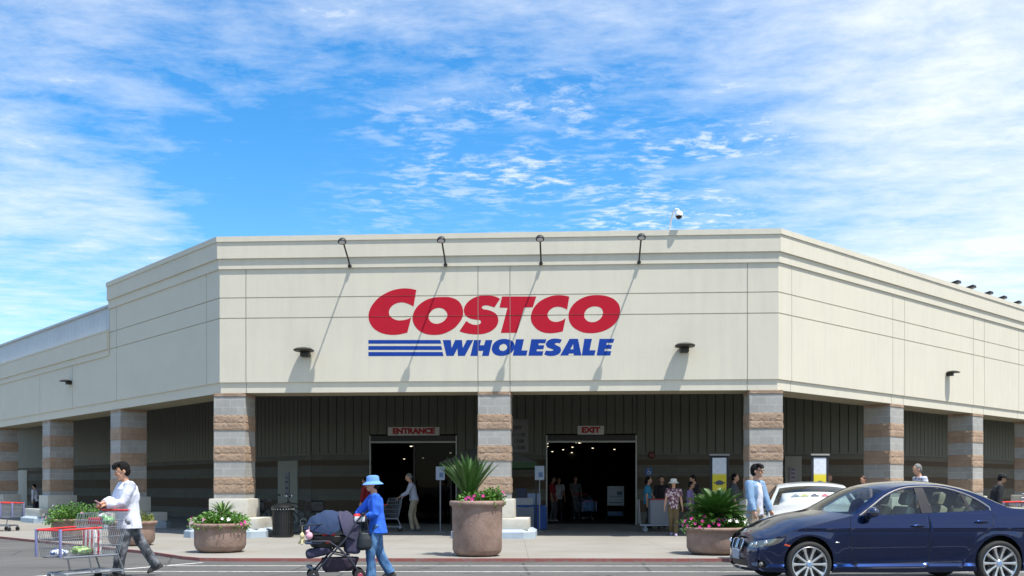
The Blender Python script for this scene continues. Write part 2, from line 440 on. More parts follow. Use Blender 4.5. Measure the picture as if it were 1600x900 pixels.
def stripe(p, q, w):
    p, q = Vector(p), Vector(q); d = (q-p).normalized(); n = Vector((-d.y, d.x))*w/2
    hl.quad(v3(p-n, -.056), v3(q-n, -.056), v3(q+n, -.056), v3(p+n, -.056))
for i, Y in enumerate((17.47, 16.29, 15.2, 14.05, 12.9, 11.75)):
    stripe((-5.9-(17.9-Y)*.62, Y), (9.5, Y-.1), .085)
stripe((-5.72, 18.2), (-10.4, 10.6), .11)
tag(hl.build('painted_crosshatch', M_WHITELINE, smooth=0), kind='structure')

# ================================================================ STORE BUILDING
store = thing('store_building', 'long cream stucco warehouse store with angled corner canopy on striped block columns', 'building', (0, 0, 0))
def sweep(mb, prof, path, norms):
    n = len(prof); vs = []
    for p, m in zip(path, norms):
        for o, z in prof: vs.append(v3(p+m*o, z))
    fs = [(i*n+k, i*n+(k+1) % n, (i+1)*n+(k+1) % n, (i+1)*n+k) for i in range(len(path)-1) for k in range(n)]
    fs += [tuple(range(n)), tuple((len(path)-1)*n+k for k in range(n))[::-1]]
    mb.add(vs, fs)
def miter(a, b): return (a+b)/(1+a.dot(b))
mA, mB_ = miter(nL, nF), miter(nF, nR)
S = A+dL*7.97
P0 = A+dL*40; P4 = B+dR*34
def groove(z): return [(.04, z-.014), (.012, z-.011), (.012, z+.011), (.04, z+.014)]
prof = [(0, 3.85), (0, 4.13), (.04, 4.13)]+groove(5.84)+groove(6.385)+[(.04, 7.15), (.08, 7.15), (.08, 7.42), (.13, 7.42), (.13, 7.86), (.16, 7.86), (.16, 8.0), (-.35, 8.0), (-.35, 3.85)]
fm = MB(); sweep(fm, prof, [S, A, B, P4], [nL, mA, mB_, nR]); fm.build('fascia_wall', M_STUCCO, store, smooth=0)
profl = [(0, 3.85), (0, 4.13), (.04, 4.13), (.04, 5.63), (.08, 5.63), (.08, 5.84), (.13, 5.84), (.13, 6.41), (.15, 6.41), (.15, 6.47), (-.35, 6.47), (-.35, 3.85)]
fl = MB(); sweep(fl, profl, [P0, S-dL*.002], [nL, nL]); fl.build('fascia_wall', M_STUCCO, store, smooth=0)
# ribbed metal roof screen on the low wing
rs = MB(); L = 32.0; Ms = frame(S, dL, nL)
x = .02
while x < L:
    rs.box(x, x+.34, .12, .16, 6.45, 7.30, M=Ms); rs.box(x+.34, x+.38, .117, .16, 6.45, 7.30, M=Ms); x += .38
rs.box(.02, L, .04, .30, 7.30, 7.37, M=Ms)
rs.build('roof_screen', M_SCREEN, store, smooth=0)
# joints
def joint(p, d, n, u, z0, z1, off=.04, w=.014, nm='wall_joint', m=None):
    j = MB(); j.box(u-w/2, u+w/2, -off-.007, -off+.01, z0, z1, M=frame(p, d, n)); return j.build(nm, M_JOINT if p is A and d is dF else M_JOINTL, store, smooth=0)
for px in (384.5, 747, 797, 1168):
    u = front_uz(px, 500, .04)[0]
    joint(A, dF, nF, u, 4.135, 7.145); joint(A, dF, nF, u, 3.86, 4.125, off=0)
def wing_t(px, p, d):
    k = (px-800)/F; return (p.x-k*p.y)/(k*d.y-d.x)
for px in (1235, 1393, 1411.5, 1519, 1536.5, 1590):
    t_ = wing_t(px, B, dR); joint(B, dR, nR, t_, 4.135, 7.145, w=.016); joint(B, dR, nR, t_, 3.86, 4.125, off=0, w=.016)
for px in (325, 184): joint(A, dL, nL, wing_t(px, A, dL), 4.135, 7.145, w=.016)
for px in (115, 64): joint(A, dL, nL, wing_t(px, A, dL), 4.135, 5.62, w=.016)
joint(A, dL, nL, 7.955, 5.64, 7.14, w=.03)

# soffit beam + canopy ceiling
path = [P0, A, B, P4]; pn = [nL, mA, mB_, nR]
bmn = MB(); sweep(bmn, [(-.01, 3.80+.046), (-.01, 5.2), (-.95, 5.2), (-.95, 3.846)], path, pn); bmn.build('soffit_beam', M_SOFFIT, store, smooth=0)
# inner wall path
IL = Vector((-7.2, 35.45)); IR = Vector((12.5, 34.31)); I0 = IL+dL*70; I4 = IR+dR*40
rf = MB(); n_ = 4
outer = [p+m*-.3 for p, m in zip(path, pn)]
inner = [IL+dL*37, IL+Vector((-.1, .2)), IR+Vector((.1, .2)), I4]
for i in range(3):
    for z in (4.95, 5.2): rf.quad(v3(outer[i], z), v3(outer[i+1], z), v3(inner[i+1], z), v3(inner[i], z))
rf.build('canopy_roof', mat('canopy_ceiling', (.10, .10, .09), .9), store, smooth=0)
# main building roof over the interior
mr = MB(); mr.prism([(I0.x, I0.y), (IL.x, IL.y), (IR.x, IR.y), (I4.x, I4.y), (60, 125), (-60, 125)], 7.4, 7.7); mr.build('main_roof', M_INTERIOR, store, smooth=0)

# inner walls
def siding(mb, mdk, u0, u1, z0, z1, M):
    """ribbed vertical metal siding: raised pans with narrow recessed seams"""
    u = u0
    while u < u1-.01:
        e = min(u+.305, u1)
        mb.box(u+.014, e-.014, -.055, .0, z0, z1, M=M); u = e
    mb.box(u0, u1, .0, .06, z0, z1, mi=1, M=M)
def block(mb, u0, u1, z0, z1, M): mb.box(u0, u1, -.02, .25, z0, z1, M=M)
nI = Vector((dF.y, -dF.x))
Mi = frame(IL, (IR-IL).normalized(), Vector(((IR-IL).normalized().y, -(IR-IL).normalized().x)))
LI = (IR-IL).length; dI = (IR-IL).normalized()
def inner_u(px):
    k = (px-800)/F; return (IL.x-k*IL.y)/(k*dI.y-dI.x)
ue0, ue1, ux0, ux1 = [inner_u(p) for p in (578, 714.5, 853, 995)]
DH = 3.16
sm_ = MB()
for a, b, z0 in ((0, ue0, 2.53), (ue0, ue1, DH+.05), (ue1, ux0, 2.53), (ux0, ux1, DH+.05), (ux1, LI, 2.53)): siding(sm_, None, a, b, z0, 5.0, Mi)
sm_.build('metal_siding', [M_SIDING, M_SIDINGDK], store, smooth=0)
for a, b in ((0, ue0), (ue1, ux0), (ux1, LI)):
    w = MB(); w.box(a, b, -.02, .25, 0, 2.47, M=Matrix.Identity(4)); o = w.build('block_wall', M_BACKBLOCK, store, smooth=0); o.matrix_local = Mi
    w = MB(); w.box(a, b, -.07, .03, 2.47, 2.53, M=Mi); w.build('wall_flashing', M_SIDING, store, smooth=0)
hw = MB()
hw.box(ue0-.3, LI, .02+.06, .3, 5.0, 7.4, M=Mi); hw.box(0, ue0-.3, .08, .3, 5.0, 7.4, M=Mi)
for a, b in ((0, ue0), (ue1, ux0), (ux1, LI)): hw.box(a, b, .07, .3, 2.4, 5.0, M=Mi)
for a, b in ((ue0, ue1), (ux0, ux1)): hw.box(a, b, .07, .3, DH+.05, 5.0, M=Mi)
hw.build('wall_core', M_INTERIOR, store, smooth=0)
for p, d, Lw in ((IL, dL, 70), (IR, dR, 40)):
    nn = nL if d is dL else nR; Mw = frame(p, d, nn)
    if d is dL: Mw = frame(p, d, nL)
    sd_ = MB(); siding(sd_, None, 0, Lw, 2.53, 5.0, Mw); sd_.build('metal_siding', [M_SIDING, M_SIDINGDK], store, smooth=0)
    w = MB(); w.box(0, Lw, -.02, .25, 0, 2.47); o = w.build('block_wall', M_BACKBLOCK, store, smooth=0); o.matrix_local = Mw
    w = MB(); w.box(0, Lw, -.07, .03, 2.47, 2.53, M=Mw); w.box(0, Lw, .07, .3, 2.4, 7.4, M=Mw); w.build('wall_flashing', M_SIDING, store, smooth=0)
# light utility doors on the block wall
M_DOORP = mat('door_panel_paint', (.27, .26, .22), .6)
M_DOORL = mat('cream_door_paint', (.42, .40, .34), .6)
def wall_door(M, u0, u1, h, m, nm='service_door'):
    d = MB(); d.bbox(u0, u1, -.07, -.015, 0, h, .01, M=M); o = d.build(nm, m, store)
    k = MB(); k.bbox(u1-.16, u1-.06, -.11, -.07, 1.0, 1.06, .01, M=M); k.build('door_handle', M_DARK, o); return o
Mwl = frame(IL, dL, nL)
tt = wing_t(421, IL, dL); tb = wing_t(396, IL, dL)
wall_door(Mwl, .9, 2.35, 2.30, M_DOORP)
tt = wing_t(44, IL, dL); tb = wing_t(26, IL, dL); wall_door(Mwl, tt, tb, 2.35, M_DOORL)
Mwr = frame(IR, dR, nR)
wall_door(Mi, inner_u(1226), inner_u(1252), 2.4, M_DOORP)

# door openings: frames, track headers, sliding leaf edges
M_ALU = mat('aluminium_frame', (.30, .30, .28), .4, metal=.5)
for a, b in ((ue0, ue1), (ux0, ux1)):
    f = MB(); w = .05
    f.box(a, a+w, -.10, .12, 0, DH, M=Mi); f.box(b-w, b, -.10, .12, 0, DH, M=Mi); f.box(a+w, b-w, -.10, .12, DH-.26, DH-.20, M=Mi); 
    fo = f.build('door_frame', M_ALU, store, smooth=0)
    k = MB(); k.box(a+w, b-w, -.09, .10, DH-.20, DH, M=Mi); k.build('door_header', M_BLACK, fo, smooth=0)
k = MB(); k.box(inner_u(646), inner_u(649), -.04, .06, 0, DH-.26, M=Mi); k.build('door_mullion', M_DARK, store, smooth=0)
gl = glass('door_glass', (.35, .38, .38), .02, 1.12)
k = MB(); k.box(inner_u(649)+.01, ue1-.08, .0, .012, 0.1, DH-.28, M=Mi); k.build('sliding_door_leaf', gl, store, smooth=0)
# interior shell
it = MB()
SH = [(-7.7, 36.0), (-22, 52), (-22, 112), (24, 112), (24, 46), (12.9, 34.9)]
it.add([(x, y, .004) for x, y in SH], [tuple(range(6))]); it.add([(x, y, 7.39) for x, y in SH], [tuple(range(6))])
for i in range(5): it.quad((*SH[i], 0), (*SH[i+1], 0), (*SH[i+1], 7.39), (*SH[i], 7.39))
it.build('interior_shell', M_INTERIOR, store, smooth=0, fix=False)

# ---- columns
rnd = random.Random(3)
def rough_box(h, half, z0, amp=.028):
    """split-face band: box whose four sides are broken into a rough relief"""
    mb = MB(); nx, nz = 26, 12
    for s_ in range(4):
        ang = s_*math.pi/2; ca, sa = math.cos(ang), math.sin(ang); vs = []
        for j in range(nz+1):
            for i in range(nx+1):
                u = -half+2*half*i/nx; z = z0+h*j/nz
                edge = (i in (0, nx)) or (j in (0, nz))
                course = abs((z-z0)-h/2) < h/nz*.5
                o = half+(0 if i in (0, nx) else (0.003 if (edge or course) else .008+amp*.8*abs(noise.noise(Vector((u*11+s_*9, z*17, half*31))))+amp*.7*noise.noise(Vector((u*31, z*37, s_)))))
                vs.append((ca*u+sa*o, sa*u-ca*o, z))
        fs = [(j*(nx+1)+i, j*(nx+1)+i+1, (j+1)*(nx+1)+i+1, (j+1)*(nx+1)+i) for j in range(nz) for i in range(nx)]
        mb.add(vs, fs)
    hb = half+.006
    mb.add([(-hb, -hb, z0), (hb, -hb, z0), (hb, hb, z0), (-hb, hb, z0), (-hb, -hb, z0+h), (hb, -hb, z0+h), (hb, hb, z0+h), (-hb, hb, z0+h)], [(0, 3, 2, 1), (4, 5, 6, 7)])
    return mb
HALF = .425
def build_column():
    c = MB(); 
    for z0, z1 in ((1.02, 1.165), (1.60, 2.02), (2.436, 2.85), (3.26, 3.76)): c.box(-HALF, HALF, -HALF, HALF, z0, z1)
    co = c.build('column', M_GREYBLOCK, store, smooth=0)
    for z0, z1 in ((1.165, 1.60), (2.02, 2.436), (2.85, 3.26), (3.76, 3.85)):
        rough_box(z1-z0, HALF+.006, z0, .021 if z1 < 3.8 else .008).build('split_face_band', M_SPLIT, co, smooth=25, fix=False)
    b = MB(); b.bbox(-.53, .53, -.53, .53, .515, 1.02, .03); b.bbox(-.92, .92, -.92, .92, .22, .515, .03)
    b.build('column_base', M_BASE, co, smooth=30)
    k = MB(); c_ = .3
    def octo(h): return [(-h, -h+c_), (-h+c_, -h), (h-c_, -h), (h, -h+c_), (h, h-c_), (h-c_, h), (-h+c_, h), (-h, h-c_)]
    lo, hi = octo(1.10), octo(.98); vs = [(x, y, .0) for x, y in lo]+[(x, y, .17) for x, y in lo]+[(x, y, .238) for x, y in hi]
    fs = [(i, (i+1) % 8, 8+(i+1) % 8, 8+i) for i in range(8)]+[(8+i, 8+(i+1) % 8, 16+(i+1) % 8, 16+i) for i in range(8)]+[tuple(range(16, 24))]
    k.add(vs, fs); k.build('base_kerb', M_BLUEKERB, co, smooth=0)
    return co
col0 = build_column()
spots = []
u_c = front_uz(772, 700)[0]
for u in (-.19+HALF, u_c, LF-.72+HALF+.0): spots.append((A+dF*u-nF*(HALF), math.atan2(dF.y, dF.x)))
for t_ in (6.11, 12.0, 17.9, 23.8, 29.7): spots.append((B+dR*(t_+.43)-nR*HALF, math.atan2(dR.y, dR.x)))
for t_ in (7.12, 14.12, 21.12, 28.1, 35.1): spots.append((A+dL*(t_+.43)-nL*HALF, math.atan2(-dL.y, -dL.x)))
for i, (p, a) in enumerate(spots):
    c = col0 if i == 0 else copy_tree(col0, store)
    c.location = (p.x, p.y, 0); c.rotation_euler = (0, 0, a)

# ================================================================ PAINTED STORE NAME
def seg_smooth(pts, n=5, corner=38):
    P = [Vector(p) for p in pts]; N = len(P); out = []
    def isc(i):
        a = (P[i]-P[i-1]); b = (P[(i+1) % N]-P[i]); return a.angle(b, 0) > R(corner)
    cs = [isc(i) for i in range(N)]
    for i in range(N):
        p1, p2 = P[i], P[(i+1) % N]
        p0 = P[i-1] if not cs[i] else p1-(p2-p1); p3 = P[(i+2) % N] if not cs[(i+1) % N] else p2+(p2-p1)
        for k in range(n):
            t = k/n
            out.append(.5*((2*p1)+(p2-p0)*t+(2*p0-5*p1+4*p2-p3)*t*t+(3*p1-p0-3*p2+p3)*t**3))
    return out
def letter(parent, polys, ox, oy, sc, m, curved=True, nm='letter', off=.043):
    """polys: outline (+ holes) measured on the wall -> flat painted shape standing 3 mm proud, open where the wall grooves run"""
    vs = []; es = []; loops = []
    for pl in polys:
        q = seg_smooth(pl) if curved else [Vector(p) for p in pl]
        lp = []
        for p in q:
            u, z = front_uz(ox+p.x/sc, oy+p.y/sc, off); lp.append(Vector((u, z)))
        n0 = len(vs); vs += lp; es += [(n0+i, n0+(i+1) % len(lp)) for i in range(len(lp))]; loops.append(lp)
    r = delaunay_2d_cdt(vs, es, [], 0, 1e-5)
    def inside(p, lp):
        c = False
        for i in range(len(lp)):
            a, b = lp[i], lp[i-1]
            if (a.y > p.y) != (b.y > p.y) and p.x < (b.x-a.x)*(p.y-a.y)/(b.y-a.y)+a.x: c = not c
        return c
    fs = []
    for f in r[2]:
        ce = sum((r[0][i] for i in f), Vector((0, 0)))/len(f)
        if inside(ce, loops[0]) and not any(inside(ce, h) for h in loops[1:]): fs.append(f)
    Mf = frame(A, dF, nF)
    bm = bmesh.new(); bv = [bm.verts.new((v.x, -off, v.y)) for v in r[0]]
    for f in fs: bm.faces.new([bv[i] for i in f])
    for zg in (5.84, 6.385):
        for z in (zg-.013, zg+.013):
            bmesh.ops.bisect_plane(bm, geom=bm.verts[:]+bm.edges[:]+bm.faces[:], plane_co=(0, 0, z), plane_no=(0, 0, 1), dist=1e-5)
        kill = [f for f in bm.faces if abs(f.calc_center_median().z-zg) < .012]
        if kill:
            sp_ = bmesh.ops.split(bm, geom=kill, use_only_faces=False); [setattr(e.co, 'y', -.0150) for e in sp_['geom'] if isinstance(e, bmesh.types.BMVert)]
    bmesh.ops.delete(bm, geom=[v for v in bm.verts if not v.link_faces], context='VERTS')
    ret = bmesh.ops.extrude_face_region(bm, geom=bm.faces[:])
    for e in ret['geom']:
        if isinstance(e, bmesh.types.BMVert): e.co.y += .0025
    me = bpy.data.meshes.new(nm); bmesh.ops.transform(bm, matrix=Mf, verts=bm.verts); bmesh.ops.recalc_face_normals(bm, faces=bm.faces[:]); bm.to_mesh(me); bm.free()
    me.materials.append(m); o = bpy.data.objects.new(nm, me); col.objects.link(o); o.parent = parent; return o
M_LRED = mat('painted_red', (.44, .010, .028), .85, spec=.2, var=.05, vscale=2)
M_LBLUE = mat('painted_blue', (.008, .048, .29), .85, spec=.2, var=.05, vscale=2)
s_red = thing('store_sign', 'big red painted store name in slanted capitals across the cream front wall', 'sign')
s_blue = thing('store_sign', 'blue painted WHOLESALE word with three blue stripes under the red name', 'sign')
C1 = [(805,130),(720,112),(620,105),(520,115),(420,140),(320,185),(225,245),(150,320),(95,400),(65,480),(58,550),(70,620),(100,680),(150,740),(230,790),(320,820),(430,832),(540,825),(665,797),(725,560),(670,586),(600,602),(520,605),(450,582),(400,545),(378,500),(385,440),(420,385),(480,345),(560,325),(620,330),(690,352),(762,388)]
O1 = [(1240,240),(1330,245),(1420,275),(1480,320),(1525,400),(1537,490),(1520,570),(1470,650),(1400,725),(1310,780),(1210,820),(1100,833),(990,825),(900,798),(830,750),(775,680),(747,600),(752,520),(785,440),(840,370),(910,315),(1000,270),(1110,245)]
O1h = [(1165,410),(1225,425),(1270,465),(1290,515),(1275,570),(1230,620),(1170,650),(1110,658),(1050,640),(1010,600),(995,550),(1010,500),(1050,450),(1100,420)]
S1 = [(912,270),(860,240),(790,222),(700,215),(600,222),(510,250),(430,300),(380,355),(350,420),(354,490),(390,545),(460,580),(540,595),(600,600),(620,630),(600,660),(550,675),(480,668),(420,640),(385,615),(278,775),(350,800),(450,818),(560,825),(660,815),(760,780),(840,720),(880,650),(885,580),(860,515),(800,470),(720,442),(650,432),(625,405),(645,378),(700,370),(770,385),(825,403)]
T1 = [(945,232),(1480,232),(1425,400),(1290,405),(1175,800),(925,800),(1030,410),(905,405)]
C2 = [(695,235),(620,218),(520,212),(430,222),(330,255),(240,305),(170,370),(120,450),(95,540),(102,620),(140,690),(200,750),(280,790),(370,805),(470,802),(595,778),(638,570),(590,602),(510,628),(440,623),(390,595),(358,545),(362,490),(395,440),(450,405),(520,392),(590,405),(662,437)]
O2 = [(1160,210),(1260,222),(1360,255),(1430,305),(1475,370),(1490,450),(1475,540),(1430,630),(1360,700),(1270,755),(1160,792),(1050,805),(930,797),(830,760),(755,710),(705,640),(685,560),(690,480),(725,400),(790,325),(870,270),(960,232),(1060,213)]
O2h = [(1115,388),(1165,400),(1205,430),(1222,480),(1210,535),(1170,590),(1110,625),(1040,633),(980,615),(940,575),(928,525),(942,470),(985,420),(1050,392)]
letter(s_red, [C1], 570, 440, 10, M_LRED); letter(s_red, [O1, O1h], 570, 440, 10, M_LRED)
letter(s_red, [S1], 690, 440, 10, M_LRED); letter(s_red, [T1], 690, 440, 10, M_LRED, False)
letter(s_red, [C2], 820, 440, 10, M_LRED); letter(s_red, [O2, O2h], 820, 440, 10, M_LRED)
for st_ in ([(45,90),(945,90),(955,135),(45,135)], [(45,165),(955,165),(970,213),(45,213)], [(45,240),(972,240),(985,290),(45,290)]):
    letter(s_blue, [st_], 570, 520, 8, M_LBLUE, False, 'stripe')
W_ = [(975,90),(1075,90),(1085,190),(1130,90),(1215,90),(1225,190),(1275,90),(1356,90),(1250,288),(1165,288),(1158,195),(1110,288),(1020,288)]
H_ = [(1366,90),(1455,90),(1438,155),(1490,155),(1510,90),(1595,90),(1550,288),(1465,288),(1480,225),(1420,225),(1408,288),(1320,288)]
letter(s_blue, [W_], 570, 520, 8, M_LBLUE, False); letter(s_blue, [H_], 570, 520, 8, M_LBLUE, False)
letter(s_blue, [[(250,78),(310,95),(345,130),(352,180),(330,230),(280,268),(200,288),(130,280),(85,250),(65,205),(80,150),(120,105),(180,80)], [(215,135),(250,150),(262,180),(245,210),(210,228),(175,220),(157,195),(170,155)]], 760, 520, 8, M_LBLUE)
letter(s_blue, [[(370,80),(470,80),(440,220),(515,220),(500,285),(330,285)]], 760, 520, 8, M_LBLUE, False)
letter(s_blue, [[(562,80),(750,80),(735,130),(655,130),(650,155),(725,155),(712,205),(632,205),(628,230),(712,230),(700,285),(525,285)]], 760, 520, 8, M_LBLUE, False)
letter(s_blue, [[(945,85),(880,72),(820,75),(765,100),(740,140),(760,180),(820,203),(842,213),(820,225),(775,225),(745,220),(722,270),(780,288),(850,285),(910,260),(935,220),(925,180),(870,152),(850,137),(880,125),(920,130)]], 760, 520, 8, M_LBLUE)
letter(s_blue, [[(1040,75),(1145,75),(1188,283),(1095,283),(1090,258),(1035,258),(1020,283),(922,283)], [(1085,140),(1088,205),(1050,205)]], 760, 520, 8, M_LBLUE, False)
letter(s_blue, [[(1225,75),(1320,75),(1290,218),(1365,218),(1350,283),(1192,283)]], 760, 520, 8, M_LBLUE, False)
letter(s_blue, [[(1415,75),(1600,75),(1585,125),(1505,125),(1500,150),(1570,150),(1560,200),(1482,200),(1475,228),(1562,228),(1548,283),(1378,283)]], 760, 520, 8, M_LBLUE, False)

# ================================================================ WALL LIGHTS, CAMERA
def sign_light(px, lab):
    u = front_uz(px, 420)[0]; p = A+dF*u
    r = thing('sign_floodlight', lab, 'floodlight', (p.x, p.y, 7.18), math.atan2(dF.y, dF.x), 'gooseneck floodlights above the painted name')
    m = MB(); m.lathe([(.0, -.09), (.05, -.09), (.05, -.14), (0, -.14)], 12, axis='y'); m.build('wall_plate', M_DARK, r)
    a = MB(); a.tube([(0, -.10, .0), (0, -.35, .17), (0, -.72, .36), (0, -.86, .46), (0, -.95, .47)], .022, 8); a.build('arm', M_DARK, r)
    h = MB(); Mh = Matrix.Translation((0, -.98, .45)) @ Matrix.Rotation(R(-35), 4, 'X')
    t = MB(); t.rings([((0, 0, -.05), .11, .085), ((0, 0, 0), .11, .085), ((0, 0, .06), .08, .06), ((0, 0, .09), .03, .03)], 16); h.merge(t, Mh)
    h.build('lamp_head', M_DARK, r); l = MB(); l.ell((0, 0, 0), .08, .06, .02); q = MB(); q.merge(l, Mh @ Matrix.Translation((0, 0, -.055))); q.build('lens', mat('lens_glass', (.5, .5, .5), .2), r)
    return r
for px, lab in ((548, 'gooseneck floodlight left of the big C, leftmost on the front wall'), (697, 'gooseneck floodlight above the first red O of the name'),
                (845.5, 'gooseneck floodlight above the red T of the name'), (998, 'gooseneck floodlight right of the last red O, nearest the dome camera')):
    sign_light(px, lab)
def wall_pack(p, a, z, lab, sc=1.):
    r = thing('wall_light', lab, 'wall light', (p.x, p.y, z), a, 'bronze wall lights'); r.scale = (sc, sc, sc)
    m = MB(); m.rings([((0, -.32, -.03), .28, .24), ((0, -.32, .0), .29, .25), ((0, -.30, .045), .22, .19), ((0, -.28, .06), .10, .1)], 24, power=2.6)
    Mm = Matrix.Rotation(R(90), 4, 'Z')
    q = MB()
    q.rings([((0, -.32, -.03), .25, .27), ((0, -.32, .0), .26, .28), ((0, -.30, .045), .2, .2), ((0, -.28, .07), .08, .1)], 24, power=2.8)
    q.build('hood', M_DARK, r)
    b = MB(); b.bbox(-.11, .11, -.30, -.05, -.16, -.03, .012); b.build('lamp_box', M_DARK, r)
    return r
u, z = front_uz(475, 547, .3); p = A+dF*u; wall_pack(p, math.atan2(dF.y, dF.x), z, 'bronze wall light on the front wall, left of the blue stripes')
u, z = front_uz(1070, 540, .3); p = A+dF*u; wall_pack(p, math.atan2(dF.y, dF.x), z, 'bronze wall light on the front wall, right of the blue word')
t_ = 9.95; p = B+dR*t_; wall_pack(p, math.atan2(dR.y, dR.x), 5.07, 'bronze wall light on the sunny right-hand wing wall', .72)
t_ = 11.66; p = A+dL*t_; wall_pack(p, math.atan2(-dL.y, -dL.x), 5.08, 'bronze wall light on the shaded left-hand wing wall', .72)
# roof floodlights along right wing
for i, px in enumerate((1496, 1520, 1547, 1569, 1592)):
    t_ = wing_t(px, B, dR); p = B+dR*(t_+.28)-nR*.20
    labs = ['first in the row of five', 'second in the row of five', 'third and middle one of the row', 'fourth in the row of five', 'last of the row, nearest the right edge']
    Y = p.y; py = (447, 454, 463.5, 470.5, 478)[i]; z = CAMH+(HZ-py)/F*Y+.10
    r = thing('roof_floodlight', 'small black floodlight over the right wing parapet, '+labs[i], 'floodlight', (p.x, p.y, z), math.atan2(dR.y, dR.x), 'floodlights along the right parapet')
    m = MB(); m.bbox(-.13, .13, -.16, .12, -.045, .045, .02, M=Matrix.Rotation(R(-12), 4, 'X')); m.build('lamp_head', M_BLACK, r)
    m = MB(); m.tube([(0, .02, .0), (0, .05, -.04), (0, .05, 8.0-z-.01)], .016, 8); m.build('arm', M_DARK, r)
# dome camera on a bent pole
u, z = front_uz(1047, 358); p = A+dF*u
r = thing('dome_camera', 'white dome security camera on a bent pole above the parapet', 'security camera', (p.x, p.y, 8.0), math.atan2(dF.y, dF.x))
m = MB(); m.tube([(0, .12, 0), (.02, .05, .25), (.06, -.10, .46), (.12, -.22, .52), (.19, -.25, .50), (.2, -.25, .44)], .022, 8); m.build('pole', M_WHITE, r)
m = MB(); m.lathe([(.02, .46), (.07, .45), (.10, .40), (.10, .33)], 20, c=(.2, -.25, 0), cap=True); m.build('housing', M_WHITE, r)
m = MB(); m.ell((.2, -.25, .33), .085, .085, .085); m.build('dome', mat('smoked_dome', (.01, .01, .012), .08), r)
# ================================================================ VEHICLES
def car_shape(P):
    """side surface P(s,z) of a saloon; s runs along the flank and round the nose and tail"""
    xf, xr = P['x_front'], P['x_rear']; f0, r0 = P['f0'], P['r0']; W = P['W']; nf, nr_ = P['nf'], P['nr']
    def plan(x0, a, n):
        th = np.linspace(0, math.pi/2, 400); c = np.maximum(np.cos(th), 0); s_ = np.maximum(np.sin(th), 0)
        X = a*s_**(2/n); Y = c**(2/n)
        L = np.concatenate([[0], np.cumsum(np.hypot(np.diff(X), np.diff(Y*W)))]); return L, X, Y
    Lf, Xf, Yf = plan(f0, xf-f0, nf); Lr, Xr, Yr = plan(r0, r0-xr, nr_)
    s_end, s_beg = f0+Lf[-1], r0-Lr[-1]
    zw, ww = zip(*P['wprof']); zb, bx = zip(*P['nose']); zt, tx = zip(*P['tail'])
    def pt(s, z, off=0.):
        w = np.interp(z, zw, ww)*W/.905
        if s > f0:
            x = f0+np.interp(s-f0, Lf, Xf); y = np.interp(s-f0, Lf, Yf); k = (x-f0)/(xf-f0); x += np.interp(z, zb, bx)*k**2
        elif s < r0:
            x = r0-np.interp(r0-s, Lr, Xr); y = np.interp(r0-s, Lr, Yr); k = (r0-x)/(r0-xr); x += np.interp(z, zt, tx)*k**2
        else: x, y = s, 1.
        # gentle barrel in plan
        w = w-.03*((s-(-1.4))/2.2)**2*(1 if abs(s+1.4) < 2.4 else 1)*.6
        for cx in (0., P['wb']):   # flared arches
            d = math.hypot(x-cx, z-.33); w += .012*math.exp(-((d-.38)/.07)**2)
        return Vector((x, y*w, z))
    def ptn(s, z, off):
        p = pt(s, z); a = pt(s+.01, z)-pt(s-.01, z); b = pt(s, z+.01)-pt(s, z-.01); n = b.cross(a)
        if n.length < 1e-9: return p
        n.normalize()
        if n.y < 0 and abs(n.y) > .05: n = -n
        if s > s_end-.2 and n.x < 0: n = -n
        if s < s_beg+.2 and n.x > 0: n = -n
        return p+n*off
    return pt, ptn, s_beg, s_end
def inpoly(p, lp):
    c = False
    for i in range(len(lp)):
        a, b = lp[i], lp[i-1]
        if (a[1] > p[1]) != (b[1] > p[1]) and p[0] < (b[0]-a[0])*(p[1]-a[1])/(b[1]-a[1])+a[0]: c = not c
    return c
def smooth_open(pts, n=4):
    P = [Vector(p) for p in pts]; out = []
    for i in range(len(P)-1):
        p1, p2 = P[i], P[i+1]; p0 = P[i-1] if i else p1*2-p2; p3 = P[i+2] if i+2 < len(P) else p2*2-p1
        for k in range(n):
            t = k/n; out.append(.5*((2*p1)+(p2-p0)*t+(2*p0-5*p1+4*p2-p3)*t*t+(3*p1-p0-3*p2+p3)*t**3))
    out.append(P[-1]); return out
def smooth_closed(pts, n=4): return seg_smooth(pts, n, 60)

